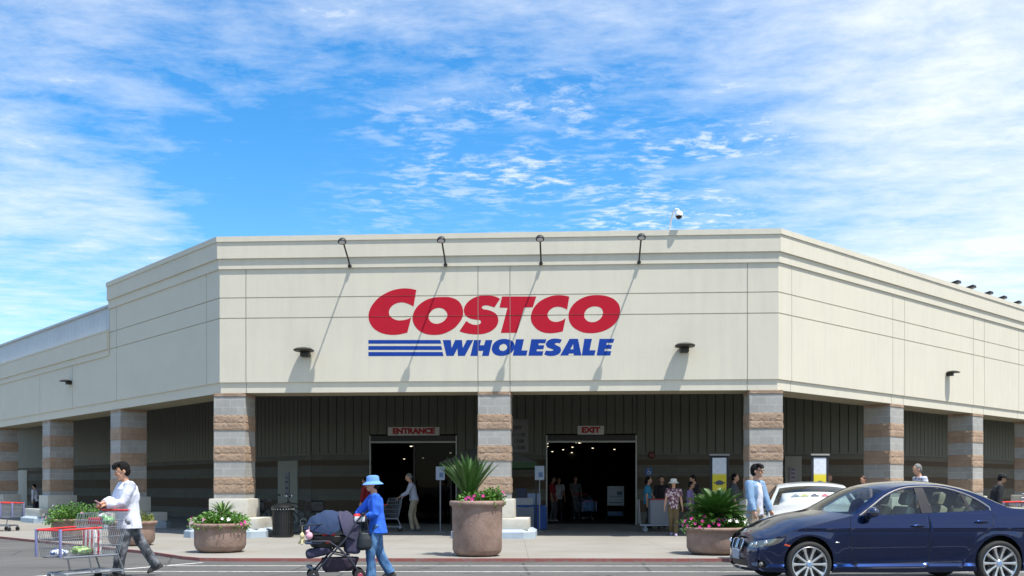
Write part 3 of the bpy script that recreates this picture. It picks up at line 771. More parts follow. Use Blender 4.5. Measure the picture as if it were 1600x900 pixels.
def build_car(root, paint, kidney=True, interior=(.72, .66, .52), reds=False):
    P = dict(x_front=.77, x_rear=-3.73, f0=.22, r0=-3.12, W=.905, nf=2.7, nr=3.3, wb=-2.76,
             wprof=[(.15, .80), (.20, .865), (.255, .893), (.275, .893), (.31, .860), (.42, .872), (.56, .886), (.68, .893), (.755, .892), (.790, .905), (.84, .893), (.93, .858), (.98, .835), (1.10, .772), (1.25, .69), (1.36, .625), (1.40, .59)],
             nose=[(.15, -.07), (.24, -.01), (.40, .0), (.50, -.01), (.60, -.04), (.68, -.10), (.80, -.28)],
             tail=[(.15, .12), (.28, .03), (.5, .0), (.7, .01), (.9, .05), (1.10, .10)])
    pt, ptn, sb, se = car_shape(P)
    top = smooth_open([(se, .605), (se-.14, .615), (se-.32, .635), (.62, .655), (.42, .70), (.2, .765), (0, .815), (-.30, .885), (-.58, .945), (-.72, .99), (-.92, 1.125), (-1.12, 1.25), (-1.34, 1.335), (-1.6, 1.37), (-1.9, 1.372), (-2.15, 1.345), (-2.4, 1.285), (-2.6, 1.215), (-2.82, 1.115), (-2.98, 1.055), (-3.2, 1.04), (-3.5, 1.035), (sb+.45, 1.025), (sb+.2, 1.015), (sb, 1.01)], 5)
    def arch(cx, r=.352): return [(cx+r*math.cos(a), .335+r*math.sin(a)) for a in np.linspace(-.42, math.pi+.42, 26)]
    bot = [(sb, .26), (sb+.5, .25), (-3.45, .235)]
    a2 = arch(-2.76)[::-1]; a1 = arch(0.)[::-1]
    bot += a2+[(-2.3, .195), (-1.38, .185), (-.5, .195)]+a1+[(.42, .20), (.62, .20), (se-.3, .19), (se, .19)]
    outline = [Vector(p) for p in bot]+[Vector(p) for p in top]
    win_f = smooth_open([(-.775, .965), (-.98, 1.085), (-1.15, 1.19), (-1.33, 1.27), (-1.50, 1.312), (-1.625, 1.322)], 3)+[Vector((-1.635, 1.10)), Vector((-1.645, .985)), Vector((-1.2, .968))]
    win_r = [Vector((-1.81, .993)), Vector((-1.785, 1.15)), Vector((-1.76, 1.328))]+smooth_open([(-1.9, 1.328), (-2.08, 1.305), (-2.27, 1.255)], 2)+[Vector((-2.33, 1.10)), Vector((-2.345, 1.012))]
    win_q = [Vector((-2.385, 1.014)), Vector((-2.365, 1.11)), Vector((-2.315, 1.235))]+smooth_open([(-2.40, 1.205), (-2.52, 1.14), (-2.62, 1.06)], 2)+[Vector((-2.63, 1.028))]
    winall = smooth_open([(-.74, .955), (-.98, 1.105), (-1.15, 1.212), (-1.33, 1.29), (-1.52, 1.335), (-1.76, 1.347), (-1.92, 1.344), (-2.10, 1.32), (-2.32, 1.258), (-2.52, 1.165), (-2.66, 1.065)], 2)+[Vector((-2.665, 1.018)), Vector((-1.7, .977))]
    door_f = [(-.60, .955), (-.585, .80), (-.60, .55), (-.66, .30), (-.70, .255), (-1.66, .255), (-1.73, .33), (-1.74, .70), (-1.735, .98)]
    door_r = [(-1.735, .98), (-1.74, .70), (-1.73, .33), (-1.70, .255), (-2.20, .255), (-2.30, .40), (-2.42, .62), (-2.62, .78), (-2.70, .90), (-2.69, 1.015)]
    light = smooth_closed([(.60, .640), (.44, .655), (.345, .665), (.40, .610), (.52, .560), (.74, .525), (.93, .520), (.99, .545), (.93, .590), (.76, .615)], 3)
    light = [(p.x, p.y) for p in light]
    kid = [(se-.035, .625), (se-.20, .615), (se-.235, .585), (se-.225, .50), (se-.18, .455), (se-.055, .455), (se-.03, .50)]
    kid = [(p.x, p.y) for p in smooth_closed(kid, 3)]
    intake = [(se, .36), (se-.42, .36), (se-.48, .30), (se-.42, .235), (se, .235)]
    foglamp = [(.74, .36), (.62, .345), (.58, .30), (.62, .255), (.76, .245)]
    tail_l = [(sb+.18, .93), (sb+.75, .93), (sb+.95, .90), (sb+.80, .80), (sb+.5, .76), (sb+.15, .78)]
    marker = [(.345, .585), (.215, .548), (.23, .533), (.36, .565)]
    regs = [('grille', kid)] if True else []
    regs += [('headlight', light), ('intake', intake), ('foglamp', foglamp), ('tail_light', tail_l), ('marker', marker), ('window', [tuple(p) for p in win_f]), ('window1', [tuple(p) for p in win_r]), ('window2', [tuple(p) for p in win_q]), ('winframe', [tuple(p) for p in winall]), ('door', door_f), ('door1', door_r)]
    vs = []; es = []
    def addloop(lp):
        n0 = len(vs); vs.extend(Vector(p) for p in lp); es.extend((n0+i, n0+(i+1) % len(lp)) for i in range(len(lp)))
    addloop(outline)
    for n_, lp in regs: addloop(lp)
    # rows exactly on the creases keep their highlight crisp
    ss = list(np.arange(sb+.02, -3.12, .035))+list(np.arange(-3.12, .22, .045))+list(np.arange(.22, se-.01, .03))
    ol = [tuple(p) for p in outline]
    allp = [ol]+[lp for _, lp in regs]
    zrows = sorted(set([.215, .235, .255, .275, .293, .31, .34, .38, .42, .46, .5, .54, .58, .62, .66, .70, .73, .755, .772, .790, .815, .84, .87, .90, .93, .96, .99, 1.03, 1.07, 1.11, 1.15, 1.19, 1.23, 1.27, 1.31, 1.345]))
    for s in ss:
        for z in zrows:
            if inpoly((s, z), ol): vs.append(Vector((s, z)))
    r = delaunay_2d_cdt(vs, es, [], 0, 1e-4)
    V = r[0]; parts = {}
    for f in r[2]:
        c = sum((V[i] for i in f), Vector((0, 0)))/len(f)
        if not inpoly(c, ol): continue
        for n_, lp in regs:
            if inpoly(c, lp): parts.setdefault(n_, []).append(f); break
        else: parts.setdefault('body', []).append(f)
    P3 = [pt(v.x, v.y) for v in V]
    def sub(names, side, inset=0.):
        m = MB(); used = {}; vv = []; ff = []
        for nm in names:
            for f in parts.get(nm, []):
                t_ = []
                for i in f:
                    if i not in used:
                        used[i] = len(vv); p = P3[i] if not inset else ptn(V[i].x, V[i].y, -inset); vv.append((p.x, p.y*side, p.z))
                    t_.append(used[i])
                ff.append(t_ if side > 0 else t_[::-1])
        m.add(vv, ff); return m
    body = MB()
    body.merge(sub(['body', 'winframe'], 1)); nb = len(body.f)
    body.merge(sub(['body', 'winframe'], -1))
    # --- top skin
    def topz(s): return float(np.interp(-s, [-p.x for p in top], [p.y for p in top]))
    def bulge(s): return float(np.interp(s, [-3.6, -3.05, -2.85, -2.35, -2.0, -1.5, -1.2, -.66, -.1, .4], [0, -.10, -.16, -.10, 0, .05, .20, .36, .18, 0]))
    def crown(s): return float(np.interp(s, [sb, -3.6, -3.0, -2.6, -2.0, -1.4, -1.1, -.66, 0, .4, .62, .8, se-.2, se], [.01, .03, .045, .055, .055, .06, .058, .058, .125, .135, .12, .085, .04, .02]))
    def top_pt(s, v):
        zz = topz(s); p = pt(s, zz); a = abs(v)
        return Vector((p.x+bulge(s)*(1-v*v), -p.y*v, zz+crown(s)*(1-a**2.3)))
    vg = [-1, -.985, -.96, -.93, -.85, -.75, -.62, -.5, -.36, -.22, -.1, 0, .1, .22, .36, .5, .62, .75, .85, .93, .96, .985, 1]
    def topgrid(s0, s1, n=None, vlist=vg, off=0.):
        m = MB(); n = n or max(2, int(abs(s1-s0)/.045)); sv = np.linspace(s0, s1, n+1); k = len(vlist)
        vs_ = [top_pt(s, v)+Vector((0, 0, off)) for s in sv for v in vlist]
        m.add(vs_, [(i*k+j, i*k+j+1, (i+1)*k+j+1, (i+1)*k+j) for i in range(n) for j in range(k-1)]); return m
    HB, WB, WT, RB, TB = -.60, -.66, -1.20, -2.42, -2.93
    body.merge(topgrid(HB, WB, 2)); body.merge(topgrid(WT, RB)); body.merge(topgrid(-3.02, sb+.001))
    va, vb = [-1, -.985, -.96, -.93], [.93, .96, .985, 1]
    for a, b in ((WB, WT), (RB, TB)): body.merge(topgrid(a, b, vlist=va)); body.merge(topgrid(a, b, vlist=vb))
    body.merge(topgrid(TB, -3.02, 2))
    # underside and inner tub so nothing shows through
    bo = body.build('body', [paint], root, smooth=28, fix=True)
    hd = topgrid(se-.001, HB-.004); hd.build('bonnet', paint, root, smooth=40)
    tub = MB(); tub.box(-3.3, .45, -.78, .78, .20, .26); tub.box(-.62, -.55, -.78, .78, .26, .93); tub.box(-3.2, -3.1, -.75, .75, .26, .98); tub.box(-3.2, -2.55, -.7, .7, .93, .955)
    for cx in (0, -2.76):
        for sd_ in (-1, 1):
            ar = [(cx+.39*math.cos(a), .335+.39*math.sin(a)) for a in np.linspace(-.25, math.pi+.25, 20)]; n_a = len(ar)
            tub.add([(x, sd_*.52, z) for x, z in ar]+[(x, sd_*.84, z) for x, z in ar], [(i, i+1, n_a+i+1, n_a+i) for i in range(n_a-1)]+[tuple(range(n_a))])
    tub.build('floor_tub', M_BLACK, root, smooth=0)
    GW = glass('car_glass', (.66, .76, .74)) if 'car_glass' not in MATS else MATS['car_glass']
    GS = glass('car_windshield'+str(kidney), (.45, .52, .52) if kidney else (.86, .9, .9))
    topgrid(WB+.0, WT, vlist=vg[3:-3]).build('windscreen', GS, root, smooth=60, fix=True)
    topgrid(RB, TB, vlist=vg[3:-3]).build('rear_window', GS, root, smooth=60)
    M_LENS = mat('headlight_lens', (.20, .195, .18), .10, metal=.5, coat=1.)
    M_AMB = mat('marker_orange', (.75, .10, .03), .3, coat=.5); M_TAIL = mat('tail_red', (.35, .01, .01), .15, coat=1.)
    for sd_ in (1, -1):
        for nm, part in (('window', 'window'), ('window1', 'window'), ('window2', 'window')): sub([nm], sd_, .004).build(part, GW, root, smooth=60)
        d1 = sub(['door'], sd_).build('door', paint, root, smooth=28); d2 = sub(['door1'], sd_).build('door', paint, root, smooth=28)
        hl_ = sub(['headlight'], sd_).build('headlight', M_LENS, root, smooth=40)
        sub(['foglamp', 'intake'], sd_, .03).build('air_intake', M_BLACK, root, smooth=0)
        sub(['tail_light'], sd_).build('tail_light', M_TAIL, root, smooth=40); sub(['marker'], sd_).build('side_marker', M_AMB, root, smooth=0)
        gk = sub(['grille'], sd_, .02).build('grille', M_BLACK, root, smooth=0)
        def line(pts, r, off=0.0, closed=False, seg=6):
            q = [ptn(p[0], p[1], off) if off else pt(p[0], p[1]) for p in pts]; q = [Vector((a.x, a.y*sd_, a.z)) for a in q]; m = MB()
            (m.loop(q, r, seg) if closed else m.tube(q, r, seg)); return m
        line(kid, .011, .0, True).build('grille_surround', M_CHROME, gk)
        g = MB()
        for k in range(7):
            s = se-.06-.024*k; g.merge(line([(s, .47), (s, .61)], .004, -.012))
        g.build('grille_slat', mat('dark_chrome', (.12, .12, .13), .3, metal=1.), gk)
        # seams
        dens = lambda lp, c=True: [tuple(Vector(lp[i]).lerp(Vector(lp[(i+1) % len(lp)]), t)) for i in range(len(lp)-(0 if c else 1)) for t in (0, .25, .5, .75)]
        sm = MB(); sm.merge(line(dens(door_f, False), .0035, 0)); sm.merge(line(dens(door_r[4:], False), .0035, 0))
        sm.merge(line([(-.585, .92), (-.40, .885), (0, .80), (.3, .735)], .003, 0)); sm.build('panel_seam', M_BLACK, bo)
        # rubber and bright trim around the side glass, darkened B pillar
        line([tuple(p) for p in winall[:-1]], .011, .001).build('window_trim', mat('satin_trim', (.40, .38, .34), .35, metal=.8), bo)
        bp = MB(); q = [(-1.62, 1.325), (-1.755, 1.33), (-1.81, .99), (-1.645, .985)]
        rows = []
        for k in range(7):
            t = k/6; a = Vector(q[0]).lerp(Vector(q[3]), t); b = Vector(q[1]).lerp(Vector(q[2]), t)
            for p in (a, b): w = ptn(p.x, p.y, .004); rows.append((w.x, w.y*sd_, w.z))
        bp.add(rows, [(2*k, 2*k+1, 2*k+3, 2*k+2) for k in range(6)]); 
        bp.build('window_pillar', mat('pillar_black', (.02, .02, .022), .25), bo, smooth=0); bp = MB()
        q2 = [(-2.275, 1.262), (-2.315, 1.245), (-2.385, 1.014), (-2.345, 1.012)]
        w = [ptn(*p, .004) for p in q2]; bp.add([(p.x, p.y*sd_, p.z) for p in w], [(0, 1, 2, 3)])
        bp.build('window_pillar', mat('pillar_black', (.02, .02, .022), .25), bo, smooth=0)
        for hx, hz, dd in ((-1.56, .815, d1), (-2.50, .865, d2)):
            h = MB(); c = ptn(hx, hz, .028); h.ell((c.x, c.y*sd_, c.z), .105, .016, .017)
            cup = ptn(hx, hz, .002); h.build('door_handle', paint, dd)
            cu = MB(); cu.ell((cup.x, cup.y*sd_, cup.z-.004), .085, .006, .028); cu.build('handle_cup', M_BLACK, dd)
        rp = MB(); c = ptn(-.40, .60, .004); rp.ell((c.x, c.y*sd_, c.z), .035, .006, .009); rp.build('side_repeater', M_CHROME, bo)
        # bulbs behind lens
        hb = MB()
        for s, z, r_ in ((.80, .565, .035), (.62, .59, .04), (.90, .55, .02)):
            c = ptn(s, z, .004); hb.ell((c.x, c.y*sd_, c.z), r_*.8, r_*.8, r_)
        hb.build('headlight_reflector', M_CHROME, hl_)
        fl_ = MB(); c = ptn(.68, .30, .0); fl_.ell((c.x, c.y*sd_, c.z), .035, .035, .035); fl_.build('fog_lamp', M_LENS, root)
        # mirror
        mm = MB(); mm.ell((-.86, sd_*1.00, 1.005), .085, .115, .072); mo = mm.build('wing_mirror', paint if not kidney else mat('mirror_dark_blue', (.008, .012, .045), .15, coat=1.), root)
        mm = MB(); mm.tube([(-.84, sd_*.85, .93), (-.85, sd_*.93, .96)], [.035, .045], 8); mm.build('mirror_foot', M_BLACK, mo)
    pl = MB(); pl.bbox(.765, .785, -.15, .15, .335, .47, .004); po = pl.build('number_plate', mat('plate_paint', (.36, .40, .46), .5), root)
    if kidney:
        e = MB(); c = top_pt(se-.16 if False else .82, 0); Me = Matrix.Translation(c+Vector((.0, 0, .006))) @ Matrix.Rotation(R(40), 4, 'Y')
        e.lathe([(0.001, .004), (.03, .004), (.036, .0)], 20); q = MB(); q.merge(e, Me); q.build('badge', mat('badge_silver', (.45, .52, .62), .3, metal=.5), root)
    # wheels
    M_RIM = mat('alloy', (.58, .59, .60), .28, metal=.85)
    M_BLUEB = mat('badge_blue', (.03, .12, .5), .4)
    w0 = None
    for cx, sd_ in ((0, 1), (-2.76, 1), (0, -1), (-2.76, -1)):
        w = thing('wheel', None, None, (cx, sd_*.80, .32), 0 if sd_ > 0 else math.pi); w.parent = root
        if w0 is None:
            ty = MB(); ty.lathe([(.246, .095), (.258, .105), (.29, .108), (.312, .098), (.32, .075), (.321, 0), (.32, -.075), (.31, -.1), (.25, -.1), (.235, -.09), (.235, .095)], 56, axis='y'); 
            tyo = ty.build('tyre', M_RUBBER, w, smooth=50)
            rm = MB(); rm.lathe([(.238, .10), (.232, .104), (.222, .098), (.215, .06), (.205, -.04), (.238, -.09)], 56, axis='y')
            for k in range(10):
                a = 2*math.pi*k/10; Mk = Matrix.Rotation(a, 4, 'Y')
                sp = MB(); vs_ = []
                for r_, w_, y0, y1 in ((.03, .020, .075, .03), (.075, .017, .082, .03), (.13, .017, .078, .03), (.18, .021, .086, .04), (.224, .032, .094, .05)):
                    vs_ += [(r_, y1, -w_*1.15), (r_, y0, -w_*.8), (r_, y0+.004, 0), (r_, y0, w_*.8), (r_, y1, w_*1.15)]
                fs_ = [(i*5+j, i*5+j+1, (i+1)*5+j+1, (i+1)*5+j) for i in range(4) for j in range(4)]
                sp.add(vs_, fs_); rm.merge(sp, Mk)
            rm.lathe([(0.001, .09), (.04, .088), (.052, .075), (.055, .04)], 24, axis='y')
            rmo = rm.build('rim', M_RIM, w, smooth=35); rmo.scale = (1.055, 1, 1.055)
            bk = MB(); bk.lathe([(0.01, .0), (.215, .0)], 32, axis='y'); bk.lathe([(.06, .03), (.15, .03), (.155, .0)], 32, axis='y'); bko = bk.build('brake_disc', mat('brake_steel', (.05, .05, .05), .5, metal=.5), w, smooth=0)
            hb = MB(); hb.lathe([(0.001, .094), (.03, .094), (.034, .090)], 24, axis='y'); hbo = hb.build('hub_badge', mat('hub_blue', (.22, .34, .55), .35, metal=.3), w)
            w0 = w
        else:
            for ch in list(w0.children):
                c = ch.copy(); col.objects.link(c); c.parent = w
    # interior
    M_SEAT = mat('seat_leather_'+('a' if kidney else 'b'), interior, .6)
    for sx, sy in ((-1.42, .37), (-1.42, -.37), (-2.30, .38), (-2.30, -.38)):
        s = MB(); s.bbox(sx-.02, sx+.48, sy-.25, sy+.25, .42, .56, .05)
        s.bbox(-.07, .07, -.24, .24, 0, .60, .05, M=Matrix.Translation((sx, sy, .50)) @ Matrix.Rotation(R(-20), 4, 'Y'))
        so_ = s.build('seat', M_SEAT, root)
        h = MB(); h.bbox(-.055, .055, -.13, .13, .62, .80, .045, M=Matrix.Translation((sx, sy, .50)) @ Matrix.Rotation(R(-18), 4, 'Y')); h.build('headrest', M_SEAT, so_)
    d = MB(); d.bbox(-.95, -.35, -.72, .72, .62, .93, .05); do = d.build('dashboard', mat('dash_dark', (.03, .03, .03), .7), root)
    sw_ = MB(); sw_.merge(MB().loop([(0, .18*math.cos(a), .18*math.sin(a)) for a in np.linspace(0, 2*math.pi, 20, endpoint=False)], .016), Matrix.Translation((-1.0, .37, .90)) @ Matrix.Rotation(R(-25), 4, 'Y')); sw_.build('steering_wheel', M_BLACK, do)
    return pt, ptn, top_pt

def paint_mat(name, c, metal=.3, rough=.28):
    return mat(name, c, rough, metal=metal, coat=1., spec=.5)
M_NAVY = paint_mat('navy_metallic', (.0016, .0165, .085), .92, .18)
bx, by = 4.17, 14.62
hd_ = Vector((-2.72, -.20)).normalized()
bx -= .09
blue = thing('parked_car', 'dark blue metallic four-door saloon car crossing in front of the store, nose to the left', 'car', (bx, by, -.06), heading(hd_.x, hd_.y))
_, _, tp1 = build_car(blue, M_NAVY, True)
blue.scale = (1, 1, 1.045)
for w in list(blue.children):
    if w.name.startswith('wheel'): w.scale = (1, 1, 1/1.045); w.location.z = .32/1.045
M_WCAR = paint_mat('white_car_paint', (.52, .56, .58), .0, .25)
white = thing('parked_car', 'white saloon car facing the camera with a sunshade behind its windscreen', 'car', (5.83, 18.75, -.045), heading(-.20, -1))
white.scale = (1.03, 1.03, 1.045)
_, _, tp2 = build_car(white, M_WCAR, False, (.10, .10, .10))
# sunshade leaning inside the white car's windscreen
shade = thing('car_sunshade', 'white folding sunshade printed with small coloured cars behind the white car windscreen', 'sunshade', white.location, white.rotation_euler.z)
shade.scale = white.scale
sh = MB(); vl = [-.80, -.5, -.25, 0, .25, .5, .80]; sv = np.linspace(-.70, -1.02, 6)
vs_ = [tp2(s, v)+Vector((-.022, 0, -.017)) for s in sv for v in vl]; k = len(vl)
sh.add(vs_, [(i*k+j, i*k+j+1, (i+1)*k+j+1, (i+1)*k+j) for i in range(5) for j in range(k-1)]); sh.build('shade_panel', mat('sunshade_silver', (.85, .86, .88), .45), shade)
for v, cc in ((.46, (.30, .32, .34)), (.24, (.48, .48, .22)), (.0, (.10, .10, .14)), (-.26, (.50, .12, .16)), (-.48, (.36, .36, .38))):
    d = MB(); ring = []
    for a, b in ((-.10, 0), (-.095, .035), (-.05, .04), (-.03, .075), (.04, .075), (.06, .04), (.10, .032), (.10, 0)):
        s = -.885-b*1.0; ring.append(tp2(s, v+a*1.0)+Vector((-.014, 0, -.010)))
    d.add(ring, [tuple(range(len(ring)))]); d.build('printed_car', mat('print_%d' % int(v*100), cc, .6), shade, smooth=0)
# red clothing and dark cap on the blue car's front seat
import types
# ================================================================ PEOPLE
def ik(a, b, l1, l2, pole):
    d = b-a; L = d.length; L2 = min(L, (l1+l2)*.999); dn = d.normalized()
    x = (l1*l1-l2*l2+L2*L2)/(2*L2); h = math.sqrt(max(0, l1*l1-x*x))
    p = Vector(pole); p = (p-dn*p.dot(dn)); p.normalize(); return a+dn*x+p*h, a+dn*L2
def cloth(seed, amp=.009):
    def f(co):
        return amp*(noise.noise(Vector((co.x*7+seed, co.y*7, co.z*3.2)))+.6*noise.noise(Vector((co.x*15, co.y*15+seed, co.z*9))))
    return f
def add_hand(m, w, d, palm_n, side, curl=.5, sc=1.):
    """palm, four fingers of different length and a thumb leaving the side of the palm"""
    d = d.normalized(); n = (palm_n-d*palm_n.dot(d)).normalized(); s = d.cross(n).normalized()*side
    W = lambda a, b, c=0.: w+(d*a+s*b+n*c)*sc
    for b in (-.028, -.010, .010, .028): m.tube([W(-.01, b*.7), W(.05, b), W(.085, b)], [.017*sc, .015*sc, .011*sc], 8, round_=True)
    for b, L in ((-.030, .062), (-.010, .075), (.010, .080), (.030, .072)):
        p = W(.085, b); a = 0; pts = [W(.07, b), p]
        for k, f in enumerate((.45, .32, .23)):
            a += curl*(.75+.25*k); dd = d*math.cos(a)+n*math.sin(a); p = p+dd*L*f*sc; pts.append(p)
        m.tube(pts, [.0095*sc, .0092*sc, .0085*sc, .0075*sc, .0065*sc], 7, round_=True)
    t0 = W(.015, .030); t1 = t0+(d*.035+s*.028+n*.012)*sc; t2 = t1+(d*.026+s*.004+n*.016)*sc
    m.tube([W(.0, .012), t0, t1, t2], [.012*sc, .0125*sc, .010*sc, .008*sc], 7, round_=True)
def person(label, loc, hdg, H=1.72, group=None, near=False, bulk=0., skin=None, hair=None, hairlen=0, hat=None, top=(.5, .5, .5), top_mat=None, jacket=None, pants=(.1, .1, .1), shoe=(.05, .05, .05),
           lean=0., hands=None, feet=None, sleeve=1., hem=.86, wide=1., headturn=0., headtilt=0., flare=1., glasses=False, vneck=False, hs=1., hemr=0., pants_mat=None, jeans=False, seat=None, nofeet=False, collar=False, curl=.6):
    skin = skin or M_SKIN; hair_m = hair or M_HAIR
    r = thing('person', label, 'person', loc, hdg, group); r.scale = (H/1.75,)*3; r.scale[0] *= 1.; seed = sum(map(ord, label)) % 97
    vox = .0085 if near else .016
    # skeleton
    pel = Vector((0, 0, .94)); chest = Vector((lean*.55, 0, 1.27)); neck = Vector((lean, 0, 1.475)); head = Vector((lean+.035+headtilt*.04, 0, 1.635-headtilt*.02))
    sp = (neck-pel).normalized()
    sh = {s: neck+Vector((-.01, s*.175*wide, -.055)) for s in (1, -1)}
    hip = {s: pel+Vector((0, s*.088*wide, -.02)) for s in (1, -1)}
    feet = feet or {1: (.06, .08), -1: (-.06, .08)}
    ank = {}; knee = {}
    for s in (1, -1):
        f = feet[s]; a = Vector((f[0], s*(f[2] if len(f) > 2 else .09), f[1])); knee[s], ank[s] = ik(hip[s], a, .43, .43, (1, s*.1, 0))
    hands = hands or {1: (.08, .26, .80), -1: (.08, -.26, .80)}
    elb = {}; wri = {}
    for s in (1, -1): elb[s], wri[s] = ik(sh[s], Vector(hands[s]), .285, .25, (-.7, s*.55, -.5))
    # --- body: one continuous skin
    b = MB(); Mh = Matrix.Translation(head+Vector((0, 0, (hs-1)*.06))) @ Matrix.Rotation(headturn, 4, 'Z') @ Matrix.Rotation(headtilt*.5, 4, 'Y') @ Matrix.Scale(hs, 4)
    hm = MB()
    hm.ell((-.005, 0, .025), .098, .077, .095, 18, 12); hm.ell((.028, 0, -.045), .062, .056, .062, 14, 9); hm.ell((.055, 0, -.085), .026, .028, .022)
    hm.tube([(.085, 0, .022), (.104, 0, -.012), (.108, 0, -.022)], [.008, .012, .013], 7, round_=True)       # nose
    hm.ell((.080, 0, .042), .014, .045, .010)                                                                  # brow
    hm.ell((.086, 0, -.052), .010, .022, .005); hm.ell((.084, 0, -.062), .010, .019, .005)                     # lips
    for s in (1, -1): hm.ell((-.008, s*.078, -.002), .018, .009, .030); hm.ell((.062, s*.036, -.020), .022, .022, .022)
    b.merge(hm, Mh)
    b.tube([neck-Vector((0, 0, .06)), neck+Vector((.008, 0, .03)), head+Vector((-.012, 0, -.05))], [.062*(.9 if wide < 1 else 1), .052, .052], 12)
    ax = .095; 
    b.rings([(pel+sp*-.06, .09, .125*wide, sp), (pel, .10, .145*wide, sp), (pel.lerp(chest, .45), .092, .125*wide, sp), (chest, .108, .150*wide, sp), (chest.lerp(neck, .6), .095, .150*wide, sp), (neck-sp*.03, .06, .07, sp)], 18)
    for s in (1, -1):
        b.tube([neck+Vector((0, s*.05, -.05)), sh[s], sh[s].lerp(elb[s], .5), elb[s], elb[s].lerp(wri[s], .35), wri[s]], [.05, .052, .044, .038, .038, .026], 10, round_=True)
        b.tube([hip[s], hip[s].lerp(knee[s], .4), knee[s], knee[s].lerp(ank[s], .35), ank[s]], [.085, .074, .052, .052, .036], 10, round_=True)
        d = (wri[s]-elb[s]).normalized()
        pn = Vector((0, -s, -.25)) if abs(d.z) > .6 else Vector((0, -s*.15, -1))
        if near: add_hand(b, wri[s], d, pn, (1 if d.cross(pn).dot(Vector((1, 0, .6))) > 0 else -1), curl)
        else: 
            add_hand(b, wri[s], d, pn, (1 if d.cross(pn).dot(Vector((1, 0, .6))) > 0 else -1), curl, 1.15)
    me = baked(b, .0062 if near else .0115, 2 if near else 1); bo = mobj('body', me, skin, r)
    e = MB()
    for s in (1, -1):
        q = MB(); q.ell((.081, s*.031, .016), .010, .014, .0085); q.ell((.0865, s*.032, .016), .007, .007, .0075, mi=1)
        ee = MB(); ee.merge(q, Mh); ee.build('eye', [mat('eye_white', (.6, .58, .55), .3), mat('iris', (.02, .012, .01), .2)], bo, smooth=60)
    # --- trousers
    if not seat:
        t = MB(); w = wide
        t.rings([(pel+Vector((0, 0, -.10)), .115, .165*w), (pel, .125, .170*w), (pel+Vector((.0, 0, .10)), .112, .150*w), (pel+Vector((0, 0, .16)), .108, .145*w)], 18)
        for s in (1, -1):
            k, a, h = knee[s], ank[s], hip[s]
            t.tube([h+Vector((0, 0, .02)), h.lerp(k, .4), k, k.lerp(a, .4), k.lerp(a, .8), a+(a-k).normalized()*.015], [.105, .092, .070*flare, .066*flare, .067*flare, .072*flare], 12, asp=.97)
        pm = pants_mat or mat('trousers_%d' % (seed), pants, .85, var=.18, vscale=9, bump=.3, bscale=45)
        mobj('trousers', baked(t, vox, 2, cloth(seed, .020 if near else .010)), pm, r)
        sm_ = mat('shoe_%02x%02x' % (int(shoe[0]*99), int(shoe[2]*99)), shoe, .6)
        for s in (1, -1):
            q = MB(); a = ank[s]; lift = Matrix.Translation(a) @ Matrix.Rotation(R(0) if a.z < .11 else R(min(55, (a.z-.08)*260)), 4, 'Y')
            c = MB(); c.rings([((.03, 0, -.08), .135, .048), ((.03, 0, -.055), .138, .050), ((.02, 0, -.02), .105, .044), ((-.02, 0, .015), .06, .042)], 16, power=2.4); q.merge(c, lift); q.build('shoe', sm_, r)
    # --- top
    def garment(nm, m_, off, z_hem, slv, open_=False, amp=.017):
        g = MB(); hz_ = z_hem; base = Vector((pel.x+(hz_-.94)*.02, 0, hz_))
        fl = off+.012
        g.rings([(base, .128+fl+hemr, (.160*wide)+fl+hemr), (pel.lerp(chest, .25), .112+off, .150*wide+off, sp), (pel.lerp(chest, .6), .108+off, .150*wide+off, sp), (chest, .118+off, .168*wide+off, sp), (chest.lerp(neck, .55), .105+off, .168*wide+off*.6, sp), (neck-sp*.035, .070+off*.5, .105+off*.5, sp), (neck+sp*.0, .058+off*.3, .062+off*.3, sp)], 22)
        for s in (1, -1):
            end = elb[s].lerp(wri[s], slv-.0) if slv > .0 else sh[s].lerp(elb[s], .75)
            pts = [neck+Vector((0, s*.09, -.06)), sh[s], sh[s].lerp(elb[s], .5)]; of2 = min(off, .022); rr = [.06+of2*.6, .068+of2, .062+of2]
            if slv > 0: pts += [elb[s], elb[s].lerp(end, .5), end]; rr += [.054+of2, .050+of2, .040+of2*.8]
            else: pts += [end]; rr += [.064+off]
            g.tube(pts, rr, 12)
        me = baked(g, vox, 3, cloth(seed+3, amp if near else amp*.7))
        return mobj(nm, me, m_, r)
    tm = top_mat or mat('shirt_%d' % seed, top, .8, var=.06, vscale=7, bump=.25, bscale=40)
    shirt = garment('shirt', tm, .012+bulk-(.008 if jacket else 0), hem, sleeve)
    if vneck:
        bm = bmesh.new(); bm.from_mesh(shirt.data)
        kill = [f for f in bm.faces if f.calc_center_median().x > neck.x-.01 and f.calc_center_median().z > 1.34 and abs(f.calc_center_median().y) < (f.calc_center_median().z-1.34)*.55]
        bmesh.ops.delete(bm, geom=kill, context='FACES'); bm.to_mesh(shirt.data); bm.free()
    if jacket:
        # open jacket: outer shell with its front cut away
        g = garment('jacket', mat('jacket_%d' % seed, jacket, .8, var=.10, vscale=8, bump=.3, bscale=40), .014, hem-.02, .93)
        bm = bmesh.new(); bm.from_mesh(g.data)
        kill = [f for f in bm.faces if f.calc_center_median().x > lean*.3+.075 and abs(f.calc_center_median().y) < .070+.04*(1.5-f.calc_center_median().z) and f.normal.x > .2]
        bmesh.ops.delete(bm, geom=kill, context='FACES'); bm.to_mesh(g.data); bm.free()
